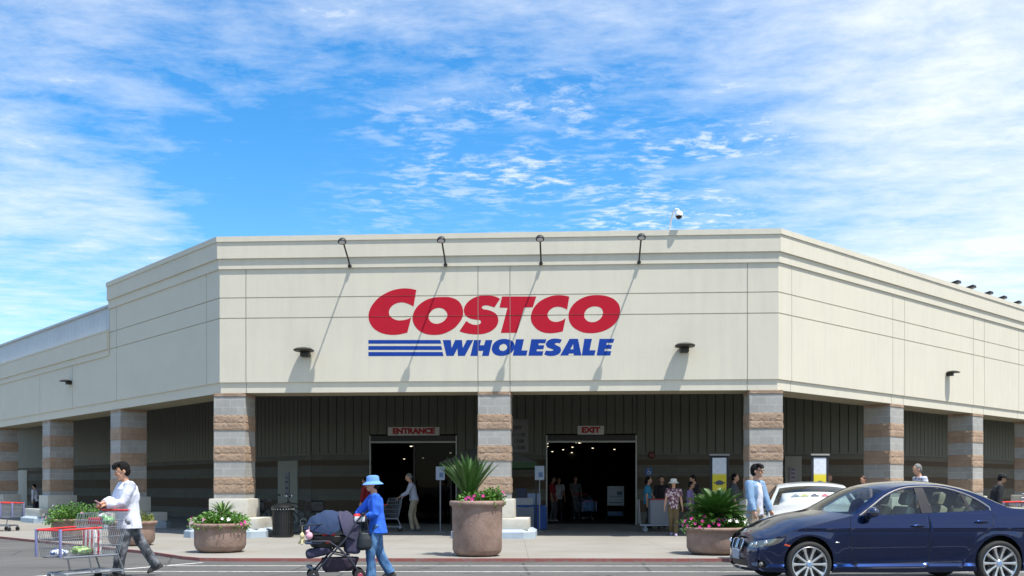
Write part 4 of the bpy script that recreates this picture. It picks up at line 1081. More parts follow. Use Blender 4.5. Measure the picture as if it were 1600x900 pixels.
    # --- hair and hat
    if hair is not False:
        q = MB(); q.ell((-.022, 0, .040), .096, .086, .098, 18, 12); q.ell((-.045, 0, .0), .070, .082, .085)
        if near and not hat:
            for k in range(9): 
                y = -.07+.0175*k; q.tube([(.03, y*.8, .12), (.078, y, .10), (.094, y*.95, .062+.010*math.sin(k*2.3))], [.022, .018, .009], 6, round_=True)
        if hairlen: q.tube([(-.06, 0, .03), (-.075, 0, -.08), (-.065, 0, -.08-hairlen)], [.07, .065, .045], 10, round_=True)
        h = MB(); h.merge(q, Mh); mobj('hair', baked(h, .009 if near else .012, 2, lambda co: .004*noise.noise(co*60)), hair_m, r)
    if hat:
        kind, hc = hat; hmm = mat('hat_%02x%02x' % (int(hc[0]*99), int(hc[2]*99)), hc, .85, bump=.2)
        q = MB()
        if kind == 'bucket':
            q.lathe([(.165, .012), (.150, .030), (.115, .052), (.106, .060), (.103, .075), (.098, .125), (.088, .145), (.05, .155), (.001, .157)], 28)
            q.lathe([(.165, .012), (.160, .010), (.113, .046), (.103, .056)], 28)
        else:
            q.lathe([(.105, .045), (.106, .07), (.098, .115), (.07, .145), (.001, .155)], 24); q.prism([(.06, -.07), (.15, -.05), (.175, 0), (.15, .05), (.06, .07)], .046, .056)
        h = MB(); h.merge(q, Mh @ Matrix.Translation((-.01, 0, -.01))); h.build('hat', hmm, r, smooth=45)
    if glasses:
        q = MB()
        for s in (1, -1): q.rings([((.098, s*.034, .012), .006, .026, (0, 0, 1)), ((.100, s*.034, .018), .006, .028, (0, 0, 1)), ((.096, s*.034, -.004), .006, .022, (0, 0, 1))], 10); q.tube([(.095, s*.062, .020), (.0, s*.082, .015)], .003, 5)
        h = MB(); h.merge(q, Mh); h.build('sunglasses', mat('dark_lens', (.01, .008, .008), .1), r)
    return r, Mh

# ================================================================ CARTS
def wire_panel(m, p00, p10, p11, p01, nx, nz, r=.0035):
    """wires spanning a four-cornered panel"""
    a, b, c, d = map(Vector, (p00, p10, p11, p01))
    for i in range(nx+1):
        t = i/nx; m.tube([a.lerp(b, t), d.lerp(c, t)], r, 4)
    for j in range(nz+1):
        t = j/nz; m.tube([a.lerp(d, t), b.lerp(c, t)], r*1.3, 4)
def build_cart(r, plate=True):
    """big two-tier warehouse trolley; handle at x=0, nose at x=L"""
    L, w0, w1 = 1.08, .31, .27
    m = MB(); zt, zb = .80, .40
    A_ = lambda x, s, z: (x, s*(w0+(w1-w0)*x/L)*(1 if z > .5 else .86), z)
    bk = MB()
    for s in (1, -1): wire_panel(bk, A_(.10, s, zb), A_(L-.05, s, zb+.0), A_(L, s, zt-.02), A_(.0, s, zt+.02), 30, 3)
    wire_panel(bk, A_(L-.05, -1, zb), A_(L-.05, 1, zb), A_(L, 1, zt-.02), A_(L, -1, zt-.02), 13, 3)
    wire_panel(bk, A_(.10, -1, zb), A_(L-.05, -1, zb), A_(L-.05, 1, zb), A_(.10, 1, zb), 14, 18, .003)
    wire_panel(bk, A_(.10, -1, zb), A_(.10, 1, zb), (.0, w0, 1.02), (.0, -w0, 1.02), 13, 5)
    bk.build('basket', M_GALV, r)
    rm = MB()
    for s in (1, -1): rm.tube([A_(.42, s, zt+.005), A_(L, s, zt-.015)], .014, 8)
    rm.tube([A_(L, -1, zt-.015), A_(L, 1, zt-.015)], .014, 8); rm.build('basket_rim', M_REDPL, r)
    cs = MB()
    for s in (1, -1): wire_panel(cs, (.0, s*w0, zt+.02), (.44, s*.30, zt+.005), (.38, s*.30, 1.0), (.0, s*w0, 1.02), 7, 2)
    wire_panel(cs, (.42, -.29, zt), (.42, .29, zt), (.37, .30, 1.0), (.37, -.30, 1.0), 12, 2); cs.build('child_seat', M_GALV, r)
    h = MB(); h.tube([(-.05, -w0, 1.05), (-.05, w0, 1.05)], .017, 10); ho = h.build('handle', M_REDPL, r)
    hb = MB(); [hb.tube([(.0, s*w0, .98), (-.05, s*w0, 1.05)], .012, 8) for s in (1, -1)]; hb.build('handle_bracket', M_GALV, ho)
    f = MB(); G = .013
    for s in (1, -1):
        f.tube([(.12, s*.26, zb), (.02, s*.27, .16), (.02, s*.27, .12)], G, 8); f.tube([(.60, s*.25, zb), (.55, s*.25, .16)], G, 8)
        f.tube([(.0, s*.27, .15), (.55, s*.25, .15), (.95, s*.20, .15)], G, 8)
        f.tube([(.12, s*.26, zb-.01), (L-.08, s*.23, zb-.01)], G, 8)
    f.tube([(.95, -.2, .15), (.95, .2, .15)], G, 8); f.tube([(.02, -.27, .15), (.02, .27, .15)], G, 8); f.build('frame', M_GALV, r)
    sf = MB(); wire_panel(sf, (.04, -.25, .17), (.93, -.2, .17), (.93, .2, .17), (.04, .25, .17), 10, 10, .003); sf.build('lower_shelf', M_GALV, r)
    if plate:
        for s in (1, -1):
            p = MB(); p.bbox(L-.012, L+.014, s*w1-.022, s*w1+.022, zb, zt, .008); p.build('corner_bumper', mat('bumper_lavender', (.22, .23, .42), .5), r)
    for x, s in ((.05, 1), (.05, -1), (.93, 1), (.93, -1)):
        wv = MB(); y = s*(.27 if x < .5 else .2); wv.lathe([(.02, -.014), (.06, -.014), (.062, 0), (.06, .014), (.02, .014)], 20, c=(x, y, .062), axis='y', cap=True); wo = wv.build('wheel', M_RUBBER, r)
        fk = MB(); fk.bbox(x-.02, x+.02, y-.024, y+.024, .09, .15, .005); fk.build('castor_fork', M_GALV, wo)
# ================================================================ PLANTERS AND PLANTS
def leafmat(name, c1, c2, rough=.5):
    def fn(t, b, ob, c):
        n = t.noise(ob, 14., 3, .6); return t.mix(t.remap(n, .35, .65), c4(c1), c4(c2))
    m = mat(name, c1, rough, fn=fn); return m
M_LEAF = leafmat('petunia_leaf', (.05, .14, .012), (.10, .24, .025)); M_PALM = leafmat('palm_leaf', (.028, .085, .010), (.06, .15, .02)); M_LEAFY = leafmat('yellowing_leaf', (.10, .17, .02), (.22, .22, .04))
M_TERRA = mat('terracotta_aged', (.26, .165, .125), .9, var=.26, vscale=3.5, bump=.4, bscale=25, tint2=(.33, .235, .19))
M_SOIL = mat('soil', (.04, .03, .02), .95, bump=.5)
M_PINK = mat('petal_magenta', (.55, .03, .26), .6, var=.2, vscale=30); M_WHT = mat('petal_white', (.75, .74, .72), .6); M_PALEP = mat('petal_pale_pink', (.62, .30, .38), .6)
def planter(label, x, Y, h, rr, kind='bowl', z0=0.):
    r = thing('planter', label, 'planter', (x, Y, z0), random.Random(label).random()*6, 'terracotta planters along the pavement')
    if kind == 'bowl': prof = [(.02, 0), (.60, 0), (.74, .03), (.87, .12), (.93, .25), (.935, .70), (.945, .84), (.99, .86), (1.03, .89), (1.035, .95), (1.01, .99), (.95, 1.), (.90, .985), (.88, .9), (.88, .80)]
    else: prof = [(.02, 0), (.60, 0), (.74, .015), (.86, .055), (.915, .12), (.925, .5), (.93, .86), (.945, .895), (1.0, .91), (1.03, .93), (1.03, .97), (1.0, .995), (.95, 1.), (.90, .985), (.88, .93), (.88, .86)]
    m = MB(); m.lathe([(a*rr, b*h) for a, b in prof], 64); m.build('pot', M_TERRA, r, smooth=60)
    s = MB(); s.lathe([(.001, h*.90), (rr*.89, h*.86)], 40); s.build('soil', M_SOIL, r)
    return r
def foliage(label, cat, x, Y, z, rx, rz, n, seed, flowers=(), m=None, leaf=.045, droop=.35, name='flowering_plant', group='bedding plants in the planters', off=(0, 0)):
    rd = random.Random(seed); r = thing(name, label, cat, (x, Y, z), 0, group)
    f = MB()
    for i in range(n):
        th = rd.random()*2*math.pi; k = rd.random()**.55; ph = math.acos(1-rd.random()*1.05 if rd.random() < .97 else .0)
        rad = k*(1+.22*noise.noise(Vector((math.cos(th)*2.2+seed, math.sin(th)*2.2, ph*2)))) 
        p = Vector((off[0]+rx*rad*math.sin(ph)*math.cos(th), off[1]+rx*rad*math.sin(ph)*math.sin(th), rz*rad*math.cos(ph)))
        if k > .85 and ph > 1.3: p.z -= droop*rz*rd.random()
        d = Vector((math.cos(th)+rd.uniform(-.8, .8), math.sin(th)+rd.uniform(-.8, .8), rd.uniform(-.2, 1.1))).normalized()
        s = d.cross(Vector((rd.uniform(-1, 1), rd.uniform(-1, 1), rd.uniform(-.3, 1)))).normalized(); up = s.cross(d); L = leaf*rd.uniform(.7, 1.35); w = L*.34
        f.add([p, p+d*L*.5+s*w+up*.1*L, p+d*L-up*.12*L, p+d*L*.5-s*w+up*.1*L, p+d*L*.5], [(0, 1, 4), (1, 2, 4), (2, 3, 4), (3, 0, 4)])
    f.build('foliage', m or M_LEAF, r, smooth=0, fix=False)
    stm = MB()
    for i in range(14):
        th = rd.random()*6.28; stm.tube([(off[0], off[1], -.05), (off[0]+rx*.6*math.cos(th), off[1]+rx*.6*math.sin(th), rz*.55)], .005, 5)
    stm.build('stems', M_LEAFY, r)
    for (fx, fz, mm) in flowers:
        # blossoms on the side that faces the street
        a = fx*1.25; q = MB(); p = Vector((off[0]+rx*math.sin(a)*1.02*math.cos(fz*1.2)**.3, off[1]-rx*abs(math.cos(a))*1.0*max(.25, math.cos(fz*1.3)), rz*fz*1.02+.01))
        nrm = (p-Vector((off[0], off[1], -rz*.3))).normalized(); Mq = Matrix.Translation(p) @ nrm.to_track_quat('Z', 'Y').to_matrix().to_4x4()
        R_ = .035*rd.uniform(.9, 1.25)
        for k in range(5):
            a2 = k*2*math.pi/5+rd.random()*.3; ca, sa = math.cos(a2), math.sin(a2); cb, sb_ = math.cos(a2+.55), math.sin(a2+.55); cc, sc_ = math.cos(a2-.55), math.sin(a2-.55)
            q.add([(0, 0, 0), (R_*cc*.8, R_*sc_*.8, .016), (R_*ca*1.1, R_*sa*1.1, .008), (R_*cb*.8, R_*sb_*.8, .016)], [(0, 1, 2, 3)])
        g = MB(); g.merge(q, Mq); g.build('flower', mm, r, smooth=0, fix=False)
    return r
def sago(label, x, Y, z, n, L, spread, seed, ez=(.35, 1.35), leafl=.13, lw=.006, name='sago_palm', group=None, m=None):
    rd = random.Random(seed); r = thing(name, label, 'palm', (x, Y, z), 0, group)
    t = MB(); t.rings([((0, 0, -.12), .10, .10), ((0, 0, .05), .11, .11), ((0, 0, .12), .08, .08), ((0, 0, .15), .03, .03)], 14); t.build('trunk', mat('palm_trunk', (.10, .07, .04), .9, bump=.6), r)
    for i in range(n):
        th = i*2.399+rd.uniform(-.2, .2); k = (i+.5)/n; el = ez[1]-(ez[1]-ez[0])*k**.8+rd.uniform(-.06, .06); ll = L*rd.uniform(.85, 1.1)
        base = Vector((.04*math.cos(th), .04*math.sin(th), .08)); pts = []; a = el; p = base.copy(); N = 12
        for j in range(N+1):
            pts.append(p.copy()); p = p+Vector((math.cos(th)*math.cos(a), math.sin(th)*math.cos(a), math.sin(a)))*ll/N; a -= spread/N*(.4+1.2*j/N)
        f = MB(); f.tube(pts, [.008-.0055*j/N for j in range(N+1)], 5)
        sd_ = Vector((-math.sin(th), math.cos(th), 0)); cnt = 26
        for q in range(3, cnt):
            t_ = q/cnt*N; j = min(int(t_), N-1); o = pts[j].lerp(pts[j+1], t_-j); tg = (pts[j+1]-pts[j]).normalized(); upn = sd_.cross(tg)
            w = leafl*math.sin(math.pi*min(1, .12+q/cnt*.92))**.6
            for s in (1, -1):
                d = (sd_*s*.62+tg*.70+upn*(-.28 if upn.z < 0 else .28)).normalized(); e = o+d*w; b2 = tg*lw*1.6
                f.add([o-b2, o+b2, e], [(0, 1, 2)])
        f.build('frond', m or M_PALM, r, smooth=0, fix=False)
    return r

P = MATS
x1, Y1 = (342-800)/F*20.2, 20.2+.1
planter('low round terracotta planter in front of the corner column, between the shopper and the stroller', x1, Y1, .60, .555)
foliage('mound of small green leaves with pink blooms in the planter by the corner column', 'plant', x1, Y1, .55, .60, .30, 2600, 1, [(-.95, .10, M_PINK), (-.72, .35, M_PALEP), (-.25, .42, M_PALEP), (.25, .45, M_WHT), (.42, .4, M_WHT), (.93, .22, M_PINK), (.8, .1, M_PINK), (-.85, .5, M_PINK)], leaf=.05)
sago('short spiky light green palm sprouting from the middle of the corner-column planter', x1+.02, Y1+.1, .70, 22, .30, .5, 4, (.7, 1.45), .05, .006, m=leafmat('yucca_leaf', (.12, .22, .05), (.2, .32, .09)), name='spiky_plant')
x2, Y2 = (745-800)/F*18.95, 18.95+.25
planter('tall round terracotta planter in front of the middle column', x2, Y2, 1.075, .525, 'tall')
sago('upright dark green sago palm in the tall terracotta planter', x2-.17, Y2+.06, 1.03, 60, .86, .28, 5, (.92, 1.50), .13, .012)
foliage('leafy clump with magenta blooms at the front of the tall planter', 'plant', x2, Y2, 1.02, .44, .24, 1500, 2, [(-.40, .35, M_PINK), (-.12, .55, M_PINK), (-.18, .3, M_PINK), (.20, .55, M_PINK), (.10, .05, M_PINK), (-.3, .45, M_PINK)], leaf=.05, off=(.02, -.06))
foliage('bright green bush at the right rim of the tall planter', 'plant', x2+.32, Y2-.05, 1.05, .22, .28, 700, 3, [(1.0, .45, M_PALEP), (.8, .6, M_PINK)], leaf=.05)
x3, Y3 = (1118-800)/F*19.6, 19.6+.05
planter('wide low terracotta planter partly behind the front of the blue car', x3, Y3, .545, .60)
sago('wide fan-shaped sago palm in the planter beside the blue car', x3+.03, Y3+.08, .64, 84, .66, .62, 6, (.12, 1.48), .17, .011)
foliage('magenta-flowered mound on the left of the planter beside the blue car', 'plant', x3-.22, Y3-.05, .52, .46, .30, 1500, 4, [(-1., .2, M_PINK), (-.9, .45, M_PINK), (-.6, .6, M_PINK), (-.45, .3, M_PINK), (-.2, .45, M_PINK), (-.3, .1, M_PINK), (.15, .35, M_PINK), (.4, .55, M_PINK), (.35, .25, M_PINK), (.6, .5, M_PINK), (-.75, .15, M_PINK), (-.1, .75, M_PINK), (.0, .15, M_PINK), (.75, .8, M_PINK)], leaf=.05)
foliage('white-flowered mound on the right of the planter beside the blue car', 'plant', x3+.34, Y3-.10, .52, .30, .28, 1000, 5, [(-.3, .5, M_WHT), (.05, .45, M_WHT), (.5, .4, M_WHT), (.65, .75, M_WHT), (.75, .2, M_WHT), (.4, .8, M_WHT)], leaf=.05)
x4, Y4 = (116-800)/F*24.9, 24.9
planter('low terracotta planter seen behind the shopping cart at the far left', x4, Y4, .54, .57)
foliage('wide green mound with a few white blooms behind the shopping cart', 'plant', x4, Y4, .50, .72, .44, 2600, 6, [(-.98, .25, M_WHT), (-.55, .8, M_WHT), (-.7, .3, M_WHT), (-.5, .15, M_PALEP), (-.8, .1, M_PALEP), (.5, .4, M_PALEP)], leaf=.055)
x5, Y5 = (206-800)/F*22.6, 22.6
planter('low terracotta planter half hidden behind the man in the white sweatshirt', x5, Y5, .56, .54)
foliage('sparse yellow-green plant in the planter behind the man in white', 'plant', x5+.18, Y5, .52, .34, .24, 700, 7, [], M_LEAFY, leaf=.05)

# ================================================================ SHOPPER WITH CART (left)
h1 = Vector((-.497, -.866)); e1 = Vector((-h1.y, h1.x))
cp = Vector((-6.60, 14.03))+(-h1)*1.08
cart = thing('shopping_cart', 'large wire shopping cart with red rim pushed by the man in the white sweatshirt', 'shopping cart', (cp.x, cp.y, -.06), heading(h1.x, h1.y), 'wire shopping carts')
build_cart(cart); 
def oncart(name, label, cat, lx, ly, z): 
    p = Vector((cp.x, cp.y, -.06))+Vector((h1.x*lx-h1.y*ly, h1.y*lx+h1.x*ly, z)); return thing(name, label, cat, p, heading(h1.x, h1.y))
g = oncart('produce_bag', 'bright green bag of lettuce lying in the basket of the left shopping cart', 'bag', .62, .04, .42)
m = MB(); [m.ell((random.uniform(-.10, .10), random.uniform(-.10, .10), random.uniform(.03, .08)), .075, .06, .04) for _ in range(8)]
mobj('bag_film', baked(m, .010, 1, lambda co: .008*noise.noise(co*45)), leafmat('lettuce', (.16, .36, .04), (.45, .58, .28), .3), g)
g = oncart('plastic_bag', 'crumpled blue and white bag near the nose of the left shopping cart', 'bag', .87, .02, .42)
m = MB(); [m.ell((random.uniform(-.13, .13), random.uniform(-.12, .12), random.uniform(.02, .05)), .06, .05, .04) for _ in range(9)]
def bw(t, b, ob, c): n = t.noise(ob, 22., 2); return t.mix(t.remap(n, .5, .56), (.70, .74, .82, 1), (.03, .12, .5, 1))
mobj('bag_film', baked(m, .010, 1, lambda co: .008*noise.noise(co*45)), mat('blue_white_film', (.6, .6, .7), .3, fn=bw), g)
g = oncart('carton', 'tall red and white striped carton standing in the left shopping cart', 'carton', .40, .05, .41)
m = MB(); m.bbox(-.06, .06, -.14, .14, 0, .36, .006)
def rw(t, b, ob, c):
    x, y, z = t.sep(ob); f = t.math('GREATER_THAN', t.math('FRACT', t.math('ADD', t.math('MULTIPLY', t.math('ADD', x, y), 11.), .3)), .62); return t.mix(f, (.68, .66, .64, 1), (.50, .02, .05, 1))
m.build('box', mat('striped_carton', (.7, .7, .7), .5, fn=rw), g)
g = oncart('food_pack', 'red packet with white lid lying in the raised child seat of the left cart', 'packet', .18, -.06, .84)
m = MB(); m.bbox(-.10, .10, -.16, .16, 0, .10, .02); m.build('packet', mat('packet_red', (.45, .03, .04), .4, fn=bw if False else None), g)
m = MB(); m.ell((.03, .1, .13), .06, .06, .035); m.build('lid', M_WHITE, g)
g = oncart('produce_bag', 'small bag of green vegetables in the raised child seat of the left cart', 'bag', .20, .17, .84)
m = MB(); m.ell((0, 0, .06), .09, .08, .06); m.ell((.04, -.05, .11), .05, .05, .04); mobj('bag_film', baked(m, .010, 1, lambda co: .01*noise.noise(co*40)), leafmat('greens', (.05, .25, .06), (.35, .5, .3), .3), g)

mp = cp-h1*.42
hm = Vector((-.80, -.60)).normalized()
M_SWEAT = mat('white_sweatshirt', (.66, .69, .80), .85, var=.04, vscale=6, bump=.3, bscale=35)
def jn(t, b, ob, c): n = t.noise(ob, 9., 4); return t.mix(t.remap(n, .45, .62), (.045, .05, .062, 1), (.15, .165, .19, 1))
M_JEANG = mat('grey_jeans', (.15, .16, .18), .85, bump=.3, fn=jn)
def jb(t, b, ob, c): n = t.noise(ob, 7., 4); return t.mix(t.remap(n, .40, .65), (.022, .08, .21, 1), (.09, .21, .40, 1))
M_JEANB = mat('blue_jeans', (.05, .12, .28), .85, bump=.3, fn=jb)
man1, Mh1 = person('man in white sweatshirt and grey trousers reading a paper while pushing the left cart', (mp.x-.09, mp.y, -.06), heading(hm.x, hm.y), 1.76, near=True, top_mat=M_SWEAT, pants_mat=M_JEANG, shoe=(.03, .03, .03),
    lean=.06, hands={1: (.36, .06, 1.12), -1: (.40, -.02, 1.15)}, feet={1: (.22, .08), -1: (-.42, .16)}, sleeve=.92, hem=.75, wide=1.20, bulk=.026, hs=1.13, hemr=-.002, headtilt=.55, flare=1.25, skin=M_SKIN, curl=.8)
# leaflet held in both hands
ml = Matrix.Rotation(heading(hm.x, hm.y), 4, 'Z'); q = ml @ Vector((.475, .03, 1.165))
lf = thing('leaflet', 'small pink and white leaflet held in the hands of the man in white', 'leaflet', (mp.x-.09+q.x, mp.y+q.y, -.06+q.z), heading(hm.x, hm.y))
m = MB(); m.bbox(-.05, .05, -.05, .05, -.004, .004, .002, M=Matrix.Rotation(R(-35), 4, 'Y')); m.build('paper', mat('leaflet_paper', (.65, .38, .42), .6), lf)
g = MB(); m = MB(); m.ell((.136, .065, 1.24), .006, .016, .010); 
# small chest mark on the sweatshirt
m.build('chest_mark', mat('mark_navy', (.03, .05, .2), .7), man1)

# ================================================================ WOMAN WITH STROLLER
wp = Vector((-2.04, 14.95)); hw_ = Vector((-.975, -.22)).normalized()
M_BLUEKNIT = mat('royal_blue_knit', (.018, .125, .66), .75, var=.08, vscale=8, bump=.3, bscale=60)
wom, Mh2 = person('woman in royal blue top, light blue sun hat and jeans pushing the stroller', (wp.x, wp.y, -.06), heading(hw_.x, hw_.y), 1.535, near=True, top_mat=M_BLUEKNIT, pants_mat=M_JEANB, shoe=(.03, .03, .03),
    lean=.05, hands={1: (.27, .10, 1.07), -1: (.42, -.10, 1.05)}, feet={1: (.12, .08), -1: (-.22, .11)}, sleeve=.62, hem=.80, wide=1.06, bulk=.008, hemr=.02, hs=1.10, vneck=True, hat=('bucket', (.13, .30, .68)), headtilt=.1, headturn=.1, flare=1.32, skin=M_SKIN)
m = MB(); M_CHEST = mat('skin_chest', (.50, .27, .17), .6)
m.add([(.150, -.045, 1.475), (.150, .045, 1.475), (.178, 0, 1.34)], [(0, 1, 2)])
st_p = wp+hw_*.62
st = thing('baby_stroller', 'navy blue baby stroller with round hood and hanging toys, pushed by the woman in blue', 'stroller', (st_p.x, st_p.y, -.06), heading(hw_.x, hw_.y))
M_NAVYF = mat('navy_fabric', (.015, .035, .09), .9, var=.15, vscale=7, bump=.4, bscale=20); M_PURP = mat('plum_fabric', (.042, .040, .078), .9, var=.1, vscale=6, bump=.3)
M_GREYP = mat('grey_frame', (.04, .045, .06), .35, metal=.4)
fr = MB()
for s in (1, -1):
    fr.tube([(-.37, s*.24, .98), (-.30, s*.25, .90), (-.12, s*.26, .62), (.10, s*.26, .38), (.32, s*.25, .14)], .015, 8)
    fr.tube([(-.34, s*.26, .12), (-.20, s*.26, .32), (.0, s*.26, .52), (.12, s*.26, .60), (.34, s*.24, .60)], .015, 8)
    fr.tube([(.05, s*.26, .42), (-.22, s*.26, .36)], .012, 8)
fr.tube([(.34, -.24, .60), (.39, 0, .60), (.34, .24, .60)], .02, 8); fr.build('frame', M_GREYP, st)
hd2 = MB(); hd2.tube([(-.37, -.24, .98), (-.40, -.15, 1.0), (-.40, .15, 1.0), (-.37, .24, .98)], .02, 10); hd2.build('handle', M_BLACK, st)
# carrier shell with hood
cs_ = MB()
cs_.rings([((.10, 0, .50), .26, .19), ((.10, 0, .58), .31, .22), ((.10, 0, .68), .33, .235)], 22, power=2.5)
mobj('infant_carrier', baked(cs_, .014, 2), M_BLACK, st)
def hood_mesh(rx, ry, rz, c, a0, a1, nu=28, nv=18, th=.012):
    m = MB(); vs_ = []
    for i in range(nu+1):
        a = a0+(a1-a0)*i/nu; sag = 1-.045*abs(math.sin(i*math.pi/7))
        for j in range(nv+1):
            b = math.pi*j/nv; w_ = 1+.07*noise.noise(Vector((i*.55, j*.7, c[0]*9))); vs_.append((c[0]+rx*math.cos(a)*math.sin(b)*sag*w_, c[1]+ry*math.cos(b), c[2]+rz*math.sin(a)*math.sin(b)*sag*w_))
    m.add(vs_, [(i*(nv+1)+j, i*(nv+1)+j+1, (i+1)*(nv+1)+j+1, (i+1)*(nv+1)+j) for i in range(nu) for j in range(nv)]); return m
def solid(mb, name, m_, parent, th=.01):
    o = mb.build(name, m_, parent, smooth=60, fix=False); s_ = o.modifiers.new('solid', 'SOLIDIFY'); s_.thickness = th; return o
solid(hood_mesh(.39, .245, .36, (.09, 0, .69), R(12), R(150)), 'sun_hood', M_NAVYF, st)
solid(hood_mesh(.26, .265, .34, (-.10, 0, .70), R(70), R(205)), 'rear_hood', M_PURP, st)
bk_ = MB(); bk_.bbox(-.36, -.12, -.2, .2, .40, .86, .05, M=Matrix.Rotation(R(0), 4, 'Y')); mobj('seat_back', baked(bk_, .014, 2, cloth(3, .01)), M_PURP, st)
tr = MB(); tr.bbox(.22, .46, -.23, .23, .555, .60, .02); to = tr.build('tray', mat('tray_navy', (.04, .06, .11), .5), st)
rb_ = MB(); rb_.bbox(.10, .16, .225, .262, .57, .61, .01); rb_.build('tray_latch', M_REDPL, to)
ct = MB(); ct.bbox(-.42, -.26, -.20, .20, .88, .96, .02); co_ = ct.build('parent_tray', mat('tray_white', (.55, .58, .62), .5), st)
ct = MB(); ct.ell((-.30, .10, .97), .05, .05, .03); ct.ell((-.33, -.05, .97), .05, .05, .03); ct.build('cup', M_REDPL, co_)
sc = MB()
for s_ in (.05, .16): sc.bbox(s_-.03, s_+.05, .15, .20, .66, .72, .01)
sc.build('harness', mat('harness_red', (.5, .03, .03), .6), st)
ft = MB(); ft.bbox(-.05, .34, -.19, .19, .40, .53, .05, M=Matrix.Translation((0, 0, .02)) @ Matrix.Rotation(R(14), 4, 'Y')); mobj('footrest', baked(ft, .014, 3, cloth(5, .01)), M_PURP, st)
bs = MB(); bs.rings([((-.02, 0, .14), .20, .17), ((-.04, 0, .20), .25, .2), ((-.06, 0, .34), .28, .22)], 18, power=3); mobj('storage_basket', baked(bs, .014, 2, cloth(8, .012)), mat('basket_mesh', (.035, .025, .045), .9), st)
bt = MB(); bt.tube([(.36, -.24, .20), (.42, 0, .22), (.36, .24, .20)], .022, 8); bt.build('front_bar', mat('tray_navy', (.04, .06, .11), .5), st)
for x, s in ((.34, 1), (.34, -1), (-.34, 1), (-.34, -1)):
    wv = MB(); wv.lathe([(.03, -.018), (.082, -.018), (.088, 0), (.082, .018), (.03, .018)], 24, c=(x, s*.27, .088), axis='y', cap=True); wo = wv.build('wheel', M_RUBBER, st)
    hb = MB(); hb.lathe([(.001, -.024), (.035, -.024), (.04, -.02), (.04, .02), (.035, .024), (.001, .024)], 18, c=(x, s*.27, .088), axis='y'); hb.build('hub', mat('hub_red', (.35, .05, .09), .4) if x < 0 else M_GREYP, wo)
hb_ = MB(); hb_.tube([(.12, .2, .86), (.34, .22, .84), (.47, .15, .83), (.47, -.15, .83)], .009, 6); hb_.build('toy_bar', M_GREYP, st)
def stp(x, y, z): return Vector((st_p.x, st_p.y, -.06))+Matrix.Rotation(heading(hw_.x, hw_.y), 3, 'Z') @ Vector((x, y, z))
ty = thing('soft_toy', 'pink plush toy hanging from the front of the stroller', 'soft toy', stp(.40, .20, .68))
m = MB(); m.ell((0, 0, 0), .055, .055, .06); m.ell((-.02, -.02, .06), .03, .03, .03); m.tube([(0, 0, .05), (0, 0, .15)], .008, 6); mobj('plush', baked(m, .008, 1), mat('plush_pink', (.70, .38, .46), .9), ty)
ty = thing('soft_toy', 'cream plush toy with dangling legs hanging furthest forward on the stroller', 'soft toy', stp(.50, .15, .62))
m = MB(); m.ell((0, 0, .06), .035, .035, .05); m.tube([(0, 0, .03), (.05, .02, -.05)], .018, 8, round_=True); m.tube([(0, 0, .03), (-.05, .02, -.05)], .018, 8, round_=True); m.tube([(0, 0, .02), (0, -.02, -.06)], .018, 8, round_=True); m.tube([(0, 0, .1), (0, 0, .21)], .007, 6); mobj('plush', baked(m, .008, 1), mat('plush_cream', (.62, .56, .32), .9), ty)
hbg = thing('handbag', 'black handbag hanging from the stroller handle in front of the woman', 'handbag', stp(-.40, .20, .46))
m = MB(); m.rings([((0, 0, .0), .07, .04), ((0, 0, .04), .12, .06), ((0, 0, .16), .11, .055), ((0, 0, .26), .07, .03)], 16, power=2.4); mobj('bag_body', baked(m, .012, 3, cloth(9, .012)), mat('bag_black', (.008, .012, .018), .55), hbg)
m = MB(); m.tube([(-.08, 0, .24), (-.03, .0, .45), (0.01, .02, .53), (.04, 0, .45), (.08, 0, .24)], .008, 6); m.build('strap', M_BLACK, hbg)

# ================================================================ OTHER PEOPLE
def fl(t, b, ob, c): n = t.noise(ob, 16., 2); return t.mix(t.remap(n, .5, .55), (.10, .03, .05, 1), (.55, .42, .42, 1))
M_FLORAL = mat('floral_blouse', (.4, .3, .3), .8, fn=fl)
def at(px, Y): return ((px-800)/F*Y, Y, 0)
c_ = at(1052.5, 26.9)
person('woman in a white bucket hat and flowered blouse walking out beside the flat trolley', c_, heading(-.1, -1), 1.54, top_mat=M_FLORAL, pants=(.12, .085, .035), shoe=(.3, .28, .42), hat=('bucket', (.62, .60, .52)), sleeve=.0, hem=.84, hands={1: (.10, .27, .86), -1: (.05, -.29, .82)}, feet={1: (.12, .08, .06), -1: (-.12, .12, .06)}, jacket=None, wide=.98)
v = at(1180.5, 18.25)
jm, _ = person('man in a light blue open jacket and sunglasses standing between planter and white car', (v[0], v[1], -.06), heading(.62, -.78), 1.80, near=True, top=(.56, .57, .66), jacket=(.19, .31, .47), pants=(.30, .25, .19), shoe=(.05, .04, .03), hands={1: (.16, .25, .88), -1: (.16, -.25, .88)}, sleeve=.4, hem=.86, wide=.98, glasses=True, headturn=.35, curl=.9, hs=1.06)
c_ = at(647, 29.6)
person('man in a pale shirt and khaki trousers pushing a cart in through the entrance', c_, heading(-1, -.12), 1.74, top=(.34, .36, .44), pants=(.30, .25, .17), hands={1: (.42, .14, 1.05), -1: (.42, -.14, 1.05)}, feet={1: (.05, .08), -1: (-.12, .08)}, lean=.10, hem=.93, sleeve=.85, headtilt=.6, hair=M_HAIRGREY)
c_ = at(572, 30.4)
person('person in a red top walking behind the woman in blue', c_, heading(-.9, .3), 1.62, top=(.28, .012, .018), pants=(.02, .022, .04), sleeve=.8)
c_ = at(1012, 30.5)
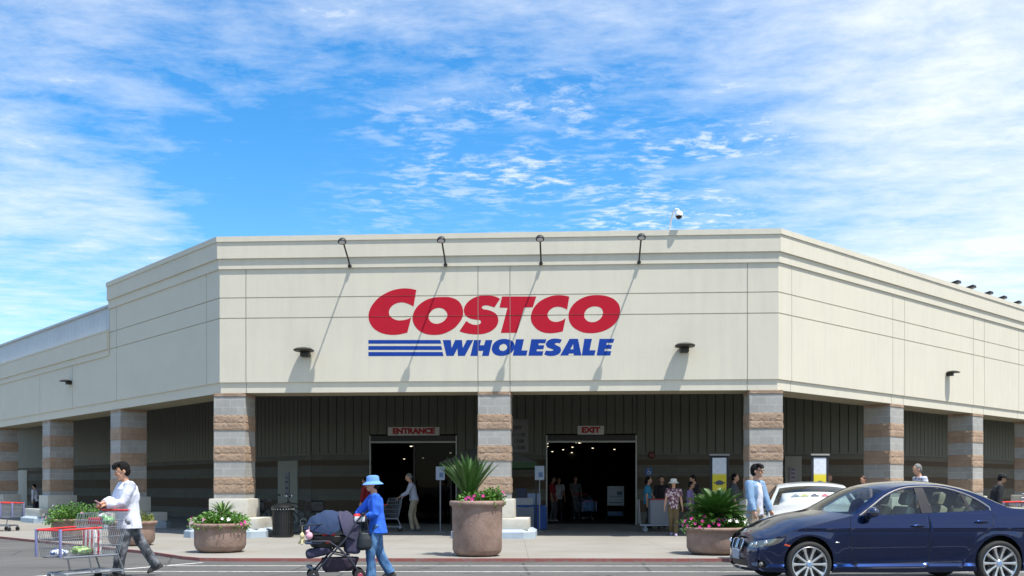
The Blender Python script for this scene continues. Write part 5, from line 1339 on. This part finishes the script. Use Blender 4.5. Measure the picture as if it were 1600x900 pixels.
person('worker in a teal top standing at the left end of the flat trolley', c_, heading(1, -.2), 1.64, top=(.03, .22, .36), pants=(.015, .015, .02), sleeve=.0, hands={1: (.25, .2, .95), -1: (.0, -.24, .84)}, hairlen=.05)
c_ = at(1034, 31.2)
person('person in black standing behind the white carton on the trolley', c_, heading(-.2, -1), 1.66, top=(.012, .012, .014), pants=(.01, .01, .012))
c_ = at(1091, 29.2)
person('dark-haired person in black bending behind the palm, left of the yellow banner', c_, heading(-1, -.3), 1.68, top=(.02, .015, .018), pants=(.015, .013, .015), lean=.12, headtilt=.8)
c_ = at(1079, 28.4)
person('short person in a lilac top standing left of the fan palm', c_, heading(1, -.4), 1.48, top=(.28, .20, .42), pants=(.04, .03, .06), sleeve=0., skin=M_SKIN)
c_ = at(1147, 28.0)
person('man in a dark grey shirt standing behind the palm, left of the brick column', c_, heading(1, -.35), 1.70, top=(.05, .055, .07), pants=(.03, .03, .035), sleeve=.1)
c_ = at(863, 38.2)
person('person in a dark red shirt just inside the left edge of the exit', c_, heading(1, -.4), 1.72, top=(.35, .03, .04), pants=(.10, .10, .12), shoe=(.3, .3, .3), sleeve=.1)
c_ = at(873, 39.5)
person('person in a white T-shirt inside the exit, second from its left edge', c_, heading(.3, -1), 1.70, top=(.55, .55, .60), pants=(.03, .03, .04), sleeve=0.)
c_ = at(899, 39.0)
person('shopper in grey coming out through the exit behind a cart of blue packs', c_, heading(.1, -1), 1.74, top=(.14, .15, .16), pants=(.02, .02, .03), hands={1: (.38, .18, 1.02), -1: (.38, -.18, 1.02)}, sleeve=.2)
c_ = at(1447, 24.5)
def plaid(t, b, ob, c):
    x, y, z = t.sep(ob); a = t.math('GREATER_THAN', t.math('FRACT', t.math('MULTIPLY', y, 14.)), .6); bq = t.math('GREATER_THAN', t.math('FRACT', t.math('MULTIPLY', z, 14.)), .6)
    return t.mix(t.math('MULTIPLY', t.math('ADD', a, bq), .5), (.55, .56, .62, 1), (.12, .14, .28, 1))
person('grey-haired man in a checked shirt walking behind the blue car roof', (c_[0], c_[1], 0), heading(-1, -.1), 1.90, top_mat=mat('plaid_shirt', (.4, .4, .5), .8, fn=plaid), pants=(.06, .06, .08), hair=M_HAIRGREY, lean=.16, headtilt=.5, skin=M_SKIN)
c_ = at(1551, 24.0)
person('man in black clothes and black cap bending over the carts at the right edge', c_, heading(1, -.2), 1.66, top=(.012, .013, .016), pants=(.02, .02, .03), hat=('cap', (.01, .01, .01)), lean=.16, headtilt=.8, skin=M_SKINTAN)
c_ = at(1293, 31.5)
person('person with reddish-blond hair just right of the banner above the white car', c_, heading(1, -.5), 1.74, top=(.10, .02, .02), pants=(.03, .03, .04), hair=mat('hair_blond', (.42, .17, .05), .6))
c_ = at(1353, 29.5)
person('dark-haired woman in a pale pink top behind the front of the blue car roof', c_, heading(-1, -.6), 1.66, top=(.55, .36, .36), pants=(.05, .05, .06), lean=.08, headtilt=.6, hair=mat('hair_brown', (.05, .018, .012), .5))
c_ = at(58, 42.5)
person('person in blue sitting low beside the far left door', c_, heading(-1, .2), 1.45, top=(.10, .14, .30), pants=(.012, .012, .02), lean=.12, headtilt=.6)
# carts further back
c_ = at(621, 29.4)
k = thing('shopping_cart', 'grey wire cart at the entrance pushed by the man in khaki trousers', 'shopping cart', (c_[0]+.12, c_[1]+.02, 0), heading(-1, -.12), 'wire shopping carts'); 
def clone_cart(k):
    for ch in list(cart.children):
        c = ch.copy(); col.objects.link(c); c.parent = k
        for g_ in ch.children: d = g_.copy(); col.objects.link(d); d.parent = c
clone_cart(k)
c_ = at(907, 38.6); k = thing('shopping_cart', 'wire cart loaded with blue packs coming out of the exit', 'shopping cart', (c_[0], c_[1]-.1, 0), heading(.25, -1), 'wire shopping carts'); clone_cart(k)
g = thing('drink_packs', 'stack of blue wrapped packs in the cart coming out of the exit', 'packs', (c_[0]+.15, c_[1]-.7, .42), heading(.25, -1))
m = MB(); m.bbox(-.38, .38, -.22, .22, 0, .42, .05); mobj('shrink_wrap', baked(m, .02, 1, lambda co: .02*noise.noise(co*12)), mat('blue_wrap', (.10, .30, .62), .3), g)
for i in range(5):
    hx = Vector((.99, -.12)).normalized(); p = Vector((-16.6+.36*i-.9, 30.1-.04*i))
    labs = ['innermost cart at the left picture edge', 'second of the nested carts at the left edge', 'middle one of the nested carts at the left edge', 'fourth of the nested carts at the left edge', 'foremost nested cart, nearest the left column base']
    k = thing('shopping_cart', 'wire cart with red rim, '+labs[i], 'shopping cart', (p.x, p.y, 0), heading(hx.x, hx.y), 'nested carts at the far left'); clone_cart(k); k.scale = (1.05, 1.05, 1.08)
for i in range(6):
    hx = Vector((-.99, .12)).normalized(); p = Vector((17.2-.36*i, 28.5+.04*i))
    labs = ['hindmost at the right picture edge', 'second from the right picture edge', 'third from the right picture edge', 'fourth from the right picture edge', 'fifth from the right picture edge', 'foremost, nearest the man in the black cap']
    k = thing('shopping_cart', 'nested red-rimmed cart behind the blue car boot, '+labs[i], 'shopping cart', (p.x, p.y, 0), heading(hx.x, hx.y), 'nested carts at the far right'); clone_cart(k); k.scale = (1.05, 1.05, 1.13)
# flat trolley with carton
c_ = at(1036, 29.6)
k = thing('flat_trolley', 'low grey flatbed trolley in the shade beside the exit', 'trolley', c_, heading(1, -.05))
m = MB(); m.bbox(-.72, .72, -.35, .35, .17, .22, .015); m.build('platform', mat('trolley_grey', (.28, .30, .33), .4, metal=.5), k)
m = MB(); [m.tube([(-.70, s*.3, .2), (-.74, s*.3, .95)], .016, 8) for s in (1, -1)]; m.tube([(-.74, -.3, .95), (-.74, .3, .95)], .016, 8); m.tube([(-.72, -.3, .6), (-.72, .3, .6)], .016, 8); m.build('push_bar', M_GALV, k)
for x, s in ((-.55, 1), (-.55, -1), (.55, 1), (.55, -1)):
    m = MB(); m.lathe([(.02, -.02), (.07, -.02), (.07, .02), (.02, .02)], 18, c=(x, s*.28, .07), axis='y', cap=True); wo = m.build('wheel', mat('castor_grey', (.25, .27, .30), .5), k); m = MB(); m.bbox(x-.03, x+.03, s*.28-.03, s*.28+.03, .11, .175, .005); m.build('castor_fork', M_GALV, wo)
p = at(1030, 29.6); k = thing('carton', 'big pale carton with a red top edge standing on the flat trolley', 'carton', (p[0], p[1], .225), 0)
m = MB(); m.bbox(-.30, .30, -.25, .25, 0, .72, .01); m.build('box', mat('carton_pale', (.26, .26, .28), .8), k); m = MB(); m.bbox(-.31, .31, -.26, .26, .72, .755, .006); m.build('lid', mat('carton_red', (.35, .03, .03), .6), k)

# ================================================================ BIN, BICYCLE, SIGNS, TENT
c_ = at(442, 26.2); k = thing('litter_bin', 'black slatted metal litter bin beside the corner column base', 'bin', c_)
m = MB()
for i in range(28):
    a = 2*math.pi*i/28; Mr = Matrix.Rotation(a, 4, 'Z'); q = MB(); q.box(.262, .272, -.017, .017, .06, .70); q.box(.272, .285, -.017, .017, .70, .78); m.merge(q, Mr)
m.build('slats', mat('bin_black', (.009, .01, .01), .45), k, smooth=0)
m = MB(); m.lathe([(.24, .02), (.28, .02), (.28, .06), (.255, .06), (.255, .74), (.24, .74)], 32); m.lathe([(.262, .38), (.277, .38), (.277, .41), (.262, .41)], 32); m.build('liner', M_BLACK, k)
m = MB(); m.lathe([(.29, .77), (.30, .80), (.29, .83), (.16, .90), (.12, .90), (.12, .84)], 32); m.build('lid', mat('bin_black', (.018, .02, .02), .3), k)
m = MB()
for i in range(24):
    a = 2*math.pi*i/24; m.ell((.288*math.cos(a), .288*math.sin(a), .745), .010, .010, .016, 6, 4)
m.build('rivet_ring', mat('rivet_pale', (.45, .50, .50), .4), k)
def bicycle(label, x, Y, a, sc=1.):
    k = thing('bicycle', label, 'bicycle', (x, Y, 0), a, 'bicycles parked by the bin'); k.scale = (sc,)*3
    for wx in (-.52, .52):
        m = MB(); m.lathe([(.315, -.012), (.34, -.016), (.345, 0), (.34, .016), (.315, .012), (.315, -.012)], 40, c=(wx, 0, .345), axis='y'); wo = m.build('wheel', M_RUBBER, k)
        m = MB(); [m.tube([(wx, .02*(-1)**i, .345), (wx+.32*math.cos(i*math.pi/10), 0, .345+.32*math.sin(i*math.pi/10))], .002, 4) for i in range(20)]; m.build('spokes', M_GALV, wo)
    m = MB()
    for a_, b_ in (((-.52, 0, .345), (-.15, 0, .80)), ((-.52, 0, .345), (-.07, 0, .30)), ((-.07, 0, .30), (-.18, 0, .86)), ((-.07, 0, .30), (.36, 0, .80)), ((-.15, 0, .76), (.34, 0, .84)), ((.52, 0, .345), (.34, 0, .90))): m.tube([a_, b_], .017, 8)
    m.build('frame', M_DARK, k); m = MB(); m.rings([((-.20, 0, .88), .13, .06), ((-.19, 0, .93), .12, .05)], 14); m.build('saddle', M_BLACK, k)
    m = MB(); m.tube([(.34, 0, .90), (.30, 0, 1.0)], .014, 6); m.tube([(.26, -.30, 1.03), (.32, 0, 1.0), (.26, .30, 1.03)], .013, 6); m.build('handlebar', M_CHROME, k)
    m = MB(); m.lathe([(.085, -.003), (.10, -.003), (.10, .003), (.085, .003), (.085, -.003)], 20, c=(-.07, .05, .30), axis='y'); m.tube([(-.07, .06, .3), (.05, .06, .18)], .01, 6); m.build('crank', M_GALV, k); m = MB(); m.bbox(-.62, -.28, -.13, .13, .58, .88, .05); mobj('pannier', baked(m, .02, 2, cloth(6, .02)), mat('pannier_black', (.012, .014, .016), .5), k)
bicycle('dark bicycle leaning behind the left side of the litter bin', *at(431, 28.2)[:2], R(18), 1.05)
bicycle('dark bicycle parked behind the right side of the litter bin', *at(470, 28.6)[:2], R(195), 1.05)

def wall_sign(label, M, u, z, w, h, txt, tc, size, sx=1., off=-.07, name='wall_sign', cat='sign', board=None, bold=.02):
    o = M @ Vector((u, off, z)); d = M.to_3x3() @ Vector((1, 0, 0))
    k = thing(name, label, cat, o, heading(d.x, d.y)); m = MB(); m.bbox(-w/2, w/2, -.03, 0, -h/2, h/2, .004); m.build('board', board or M_SIGNWHITE, k)
    for i, (t_, z_) in enumerate(txt): text_obj(t_, size, tc, k, (0, -.032, z_), bold=bold, sx=sx)
    return k
u = inner_u(647); wall_sign('white sign with dark red lettering ENTRANCE above the left doorway', Mi, u, CAMH+(HZ-674)/F*35.2, 1.85, .30, [('ENTRANCE', 0)], M_SIGNRED, .26, 1.13, bold=.017)
u = inner_u(923); wall_sign('white sign with dark red lettering EXIT above the right doorway', Mi, u, CAMH+(HZ-672.5)/F*34.9, .93, .31, [('EXIT', 0)], M_SIGNRED, .26, 1.2, bold=.017)
u = inner_u(808); wall_sign('grey opening-hours board half hidden behind the middle column', Mi, u, CAMH+(HZ-681)/F*35., .82, 1.18, [('DAY', .28), ('10 - 6:30', .03), ('9 - 7:00', -.20), ('10 - 5:00', -.42)], mat('hours_text', (.03, .03, .03), .7), .17, .95, board=mat('hours_board', (.20, .20, .20), .6), bold=.004)
M_BLUEBADGE = mat('access_blue', (.05, .14, .35), .6)
u = inner_u(1013.5); k = wall_sign('small blue wheelchair-access plate on the block wall right of the exit', Mi, u, CAMH+(HZ-737)/F*34.7, .24, .26, [], M_BLACK, .1, off=-.022, board=M_BLUEBADGE)
m = MB(); m.merge(MB().loop([(.05*math.cos(a), 0, .05*math.sin(a)-.035) for a in np.linspace(0, 6.283, 18, endpoint=False)], .009)); m.tube([(-.02, 0, .07), (-.015, 0, .0), (.05, 0, .0), (.065, 0, -.07)], .010, 6); m.ell((-.022, 0, .09), .016, .006, .016); m.build('pictogram', M_SIGNWHITE, k).location = (0, -.032, 0)
u = inner_u(1018); o = Mi @ Vector((u, -.03, CAMH+(HZ-711)/F*34.7)); k = thing('alarm_bell', 'small round dark red alarm bell high on the block wall right of the exit', 'alarm', o, 0)
m = MB(); m.lathe([(.13, 0), (.13, -.03), (.09, -.07), (.001, -.08)], 24, axis='y'); m.build('bell', mat('bell_red', (.10, .015, .012), .4), k)
M_BLUR = mat('fine_print', (.22, .23, .26), .7)
def notice(label, o, a, w, h, rows, board=None, ink=None):
    k = thing('notice', label, 'notice', o, a); m = MB(); m.bbox(-w/2, w/2, -.02, 0, -h/2, h/2, .003); m.build('sheet', board or M_PAPER, k)
    for i, (z, x0, x1, hh) in enumerate(rows): m = MB(); m.box(x0*w/2, x1*w/2, -.0225, -.0205, z*h/2, z*h/2+hh*h); m.build('printed_block', ink or M_BLUR, k, smooth=0)
    return k
o = Mwl @ Vector((1.62, -.078, 1.42)); notice('pale notice of stacked panels on the grey door left of the bin', o, math.atan2(-dL.y, -dL.x), .30, .9, [(.5, -.7, .7, .06), (.1, -.7, .7, .10), (-.4, -.7, .7, .10), (-.8, -.7, .7, .06)], mat('notice_grey', (.24, .23, .25), .7), mat('notice_dark', (.10, .10, .11), .7))
o = Mi @ Vector((inner_u(1238), -.10, CAMH+(HZ-741)/F*34.6)); notice('pale pink notice on the door right of the corner brick column', o, math.atan2(dI.y, dI.x), .24, .48, [(.55, -.6, .6, .12), (.0, -.6, .6, .12), (-.6, -.6, .6, .12)], mat('notice_pink', (.32, .26, .30), .7), mat('notice_ink', (.12, .10, .13), .7))
def banner(label, px, Y, top_py, w):
    x, y, _ = at(px, Y); zt = CAMH+(HZ-top_py)/F*Y
    k = thing('banner_stand', label, 'banner', (x, y, 0), R(6), 'yellow and white banner stands'); hh = 1.72; z0 = zt-hh
    m = MB(); m.bbox(-w/2-.07, w/2+.07, -.0, .03, .02, zt, .006); m.build('stand_panel', mat('banner_black', (.008, .01, .018), .5), k)
    m = MB(); m.bbox(-w/2-.09, w/2+.09, -.04, .04, zt, zt+.05, .008); m.build('top_rail', mat('rail_grey', (.28, .28, .27), .4), k)
    m = MB(); m.bbox(-.35, .35, -.22, .22, 0, .04, .01); m.build('foot', M_DARK, k)
    def fn(t, b, ob, c):
        X, Y_, Z = t.sep(ob); f = t.math('MULTIPLY', t.remap(Z, zt-.48, zt-.55), t.remap(Z, zt-1.05, zt-.98)); n = t.noise(t.comb(t.math('MULTIPLY', X, 6.), 0., t.math('MULTIPLY', Z, 26.)), 1.4, 2); c2 = t.mix(t.remap(n, .5, .6, 0., .35), (.66, .71, .78, 1), (.40, .48, .56, 1))
        return t.mix(f, c2, (.66, .56, .03, 1))
    m = MB(); m.box(-w/2, w/2, -.008, -.001, z0, zt-.06); po = m.build('poster', mat('banner_print_%d' % px, (.6, .6, .6), .6, fn=fn), k, smooth=0)
    # printed dark vehicle-like emblem on the yellow field
    m = MB(); zc = zt-.76; pts = [(-.42, .03), (-.25, .05), (-.2, .12), (0, .17), (.2, .12), (.25, .05), (.42, .03), (.40, -.05), (.27, -.06), (.24, -.16), (-.24, -.16), (-.27, -.06), (-.40, -.05)]
    m.add([(a*w, -.0105, zc+b*w) for a, b in pts], [tuple(range(len(pts)))]); m.build('emblem', mat('emblem_dark', (.07, .08, .11), .6), po, smooth=0); return k
banner('white and yellow banner stand rising behind the fan palm', 1124, 27.8, 712, .40)
banner('white and yellow banner stand rising behind the white car', 1281, 27.6, 712, .36)
def post_notice(label, px, Y, py0, py1, w):
    x, y, _ = at(px, Y); z1 = CAMH+(HZ-py0)/F*Y; z0 = CAMH+(HZ-py1)/F*Y
    k = thing('notice_post', label, 'sign', (x, y, 0), 0, 'paper notices on slim posts'); m = MB(); m.tube([(0, .02, 0), (0, .02, z1)], .018, 8); m.lathe([(.001, .03), (.18, .02), (.2, 0)], 20); m.build('post', mat('post_grey', (.22, .23, .25), .5), k)
    m = MB(); m.bbox(-w/2, w/2, -.02, .0, z0, z1, .004, M=Matrix.Rotation(R(0), 4, 'Y')); po = m.build('sheet', mat('sheet_cool', (.34, .40, .50), .7), k)
    m = MB(); m.box(-w*.1, w*.35, -.024, -.0205, z0+(z1-z0)*.2, z0+(z1-z0)*.55); m.build('print', mat('print_blue', (.10, .17, .32), .7), po, smooth=0)
post_notice('blue-white paper notice on a slim post left of the tall palm', 688, 29.0, 729, 750, .26)
post_notice('blue-white paper notice on a slim post by the left jamb of the exit', 843, 29.5, 728, 750, .28)
# canopy tent
x, y, _ = at(768, 31.6); k = thing('canopy_tent', 'grey pop-up canopy tent with green valance behind the middle column', 'tent', (x, y, 0), R(-3)); a = 1.5; ze, za = 2.08, 2.78
m = MB(); m.add([(-a, -a, ze), (a, -a, ze), (a, a, ze), (-a, a, ze), (0, 0, za)], [(0, 1, 4), (1, 2, 4), (2, 3, 4), (3, 0, 4)]); ro = m.build('roof', mat('tent_grey', (.16, .155, .14), .8), k, smooth=0, fix=False); ro.modifiers.new('s', 'SOLIDIFY').thickness = .01
m = MB(); [m.box(*b_) for b_ in ((-a, a, -a-.006, -a, ze-.17, ze), (-a, a, a, a+.006, ze-.17, ze), (-a-.006, -a, -a, a, ze-.17, ze), (a, a+.006, -a, a, ze-.17, ze))]; m.build('valance', mat('tent_green', (.03, .065, .022), .8), k, smooth=0)
for sx in (1, -1):
    for sy in (1, -1): m = MB(); m.bbox(sx*a*.98-.02, sx*a*.98+.02, sy*a*.98-.02, sy*a*.98+.02, 0, ze, .004); m.build('leg', M_DARK, k)
x, y, _ = at(820, 31.0); k = thing('display_table', 'table draped in dark blue cloth under the tent, right of the middle column', 'table', (x, y, 0), 0)
m = MB(); m.bbox(-.62, .66, -.35, .35, .70, .76, .01); m.build('table_top', M_BLUR, k)
m = MB(); vs_ = []; N_ = 64
for zz in (.02, .4, .765):
    for i in range(N_):
        a_ = 2*math.pi*i/N_; ca, sa = math.cos(a_), math.sin(a_); px_ = math.copysign(abs(ca)**.25, ca)*.68; py_ = math.copysign(abs(sa)**.25, sa)*.38; w_ = 1+.03*math.sin(i*2.4)*(1-zz); vs_.append((px_*w_, py_*w_, zz))
m.add(vs_, [(j*N_+i, j*N_+(i+1) % N_, (j+1)*N_+(i+1) % N_, (j+1)*N_+i) for j in range(2) for i in range(N_)]+[tuple(range(2*N_, 3*N_))]); m.build('tablecloth', mat('cloth_blue', (.02, .065, .24), .8, var=.2), k, smooth=60)
def standee(label, x, y, w, h, z0, cc, a=0.): 
    k = thing('advert_board', label, 'board', (x, y, z0), R(a), 'boards at the display table'); m = MB(); m.bbox(-w/2, w/2, -.02, .02, 0, h, .004, M=Matrix.Rotation(R(-8), 4, 'X')); p_ = m.build('panel', mat('panel_%d' % int(cc[0]*1000), cc, .6), k)
    m = MB(); m.box(-.02, .02, .02, .16, 0, .03); m.build('prop', M_DARK, k); return k
standee('large grey printed panel leaning on the display table', x-.1, y-.46, .75, .75, 0, (.16, .18, .21)); standee('dark navy panel standing upright on the blue table', x-.1, y, .30, .52, .77, (.03, .035, .07)); standee('light blue tilted panel at the right of the blue table', x+.30, y-.02, .42, .36, .77, (.20, .27, .42), 12)
standee('pale sheet lying tilted at the front edge of the blue table', x-.05, y-.28, .60, .22, .77, (.34, .35, .37), -6)
# easel board inside the exit
x, y, _ = at(962, 37.5); k = thing('notice_easel', 'white and pale blue notice board standing inside the exit doorway', 'sign', (x, y, 0), 0)
m = MB(); m.bbox(-.32, .32, -.02, .02, .62, 1.36, .01); bo_ = m.build('board', mat('easel_white', (.42, .48, .55), .5), k); 
for b_ in ((-.26, .26, .95, .97), (-.26, .26, .72, .75), (.05, .24, 1.02, 1.16)): m = MB(); m.box(b_[0], b_[1], -.026, -.021, b_[2], b_[3]); m.build('printed_block', mat('easel_ink', (.08, .16, .26), .6), bo_, smooth=0)
m = MB(); [m.tube([(s*.3, 0, .62), (s*.34, .1, 0)], .015, 6) for s in (1, -1)]; m.build('easel_legs', M_DARK, k); m = MB(); m.bbox(-.30, .28, -.02, .02, .22, .40, .01); m.build('lower_plate', mat('easel_blue', (.04, .12, .24), .5), k)
# warehouse lamps
M_LAMP = emis('lamp_glow', (1., .86, .62), 2.2)
def lamp(px, py, z, lab, rr=.17):
    Y = (z-CAMH)*F/(HZ-py); k = thing('ceiling_lamp', lab, 'lamp', ((px-800)/F*Y, Y, z), 0, 'glowing lamps inside the warehouse'); m = MB(); m.lathe([(rr*.45, .42), (rr*.6, .3), (rr*1.05, .02), (rr, 0)], 16); m.build('reflector', M_DARK, k); m = MB(); m.ell((0, 0, .04), rr*.8, rr*.8, rr*.5, 12, 7); m.build('bulb', M_LAMP, k); m = MB(); m.tube([(0, 0, .4), (0, 0, 7.38-z)], .02, 5); m.build('cord', M_DARK, k)
ex = [(855, 693, 'upper of the two at the left jamb of the exit'), (855, 697.5, 'lower of the two at the left jamb of the exit'), (880, 702.5, 'third from the left inside the exit'), (894.5, 698.5, 'in the cluster left of centre, lowest hung'), (893.5, 707, 'below the cluster left of centre of the exit'), (905.5, 692, 'highest and brightest left of the exit centre'), (926, 700, 'alone just right of the exit centre'), (960, 702, 'farthest right inside the exit'), (863, 705.5, 'dim pair near the left of the exit'), (900, 691.3, 'just left of the highest one in the exit')]
for px, py, l in ex: lamp(px, py, 5.2, 'small glowing warehouse lamp, '+l)
en = [(605, 720, 'at the left inside the entrance'), (631.5, 717, 'largest pair in the entrance, left lamp'), (641.5, 722, 'below the man head-high in the entrance, white glow'), (642.5, 697, 'near the top of the entrance beside the mullion'), (661, 715.5, 'right of the entrance mullion'), (704, 707.5, 'at the far right inside the entrance')]
for px, py, l in en: lamp(px, py, 4.4, 'small glowing warehouse lamp, '+l)
# red jacket and dark cap on the seat of the blue car
Mb = Matrix.Translation(blue.location) @ Matrix.Rotation(blue.rotation_euler.z, 4, 'Z') @ Matrix.Diagonal((1, 1, 1.045, 1))
o = Mb @ Vector((-1.20, -.25, .74)); k = thing('garment', 'crumpled red jacket on the front seat inside the blue car', 'clothing', o, 0)
m = MB(); m.ell((0, 0, .16), .16, .14, .30); m.ell((-.08, .03, .06), .14, .14, .16); mobj('cloth', baked(m, .012, 2, cloth(4, .015)), mat('garment_red', (.50, .02, .05), .8), k)
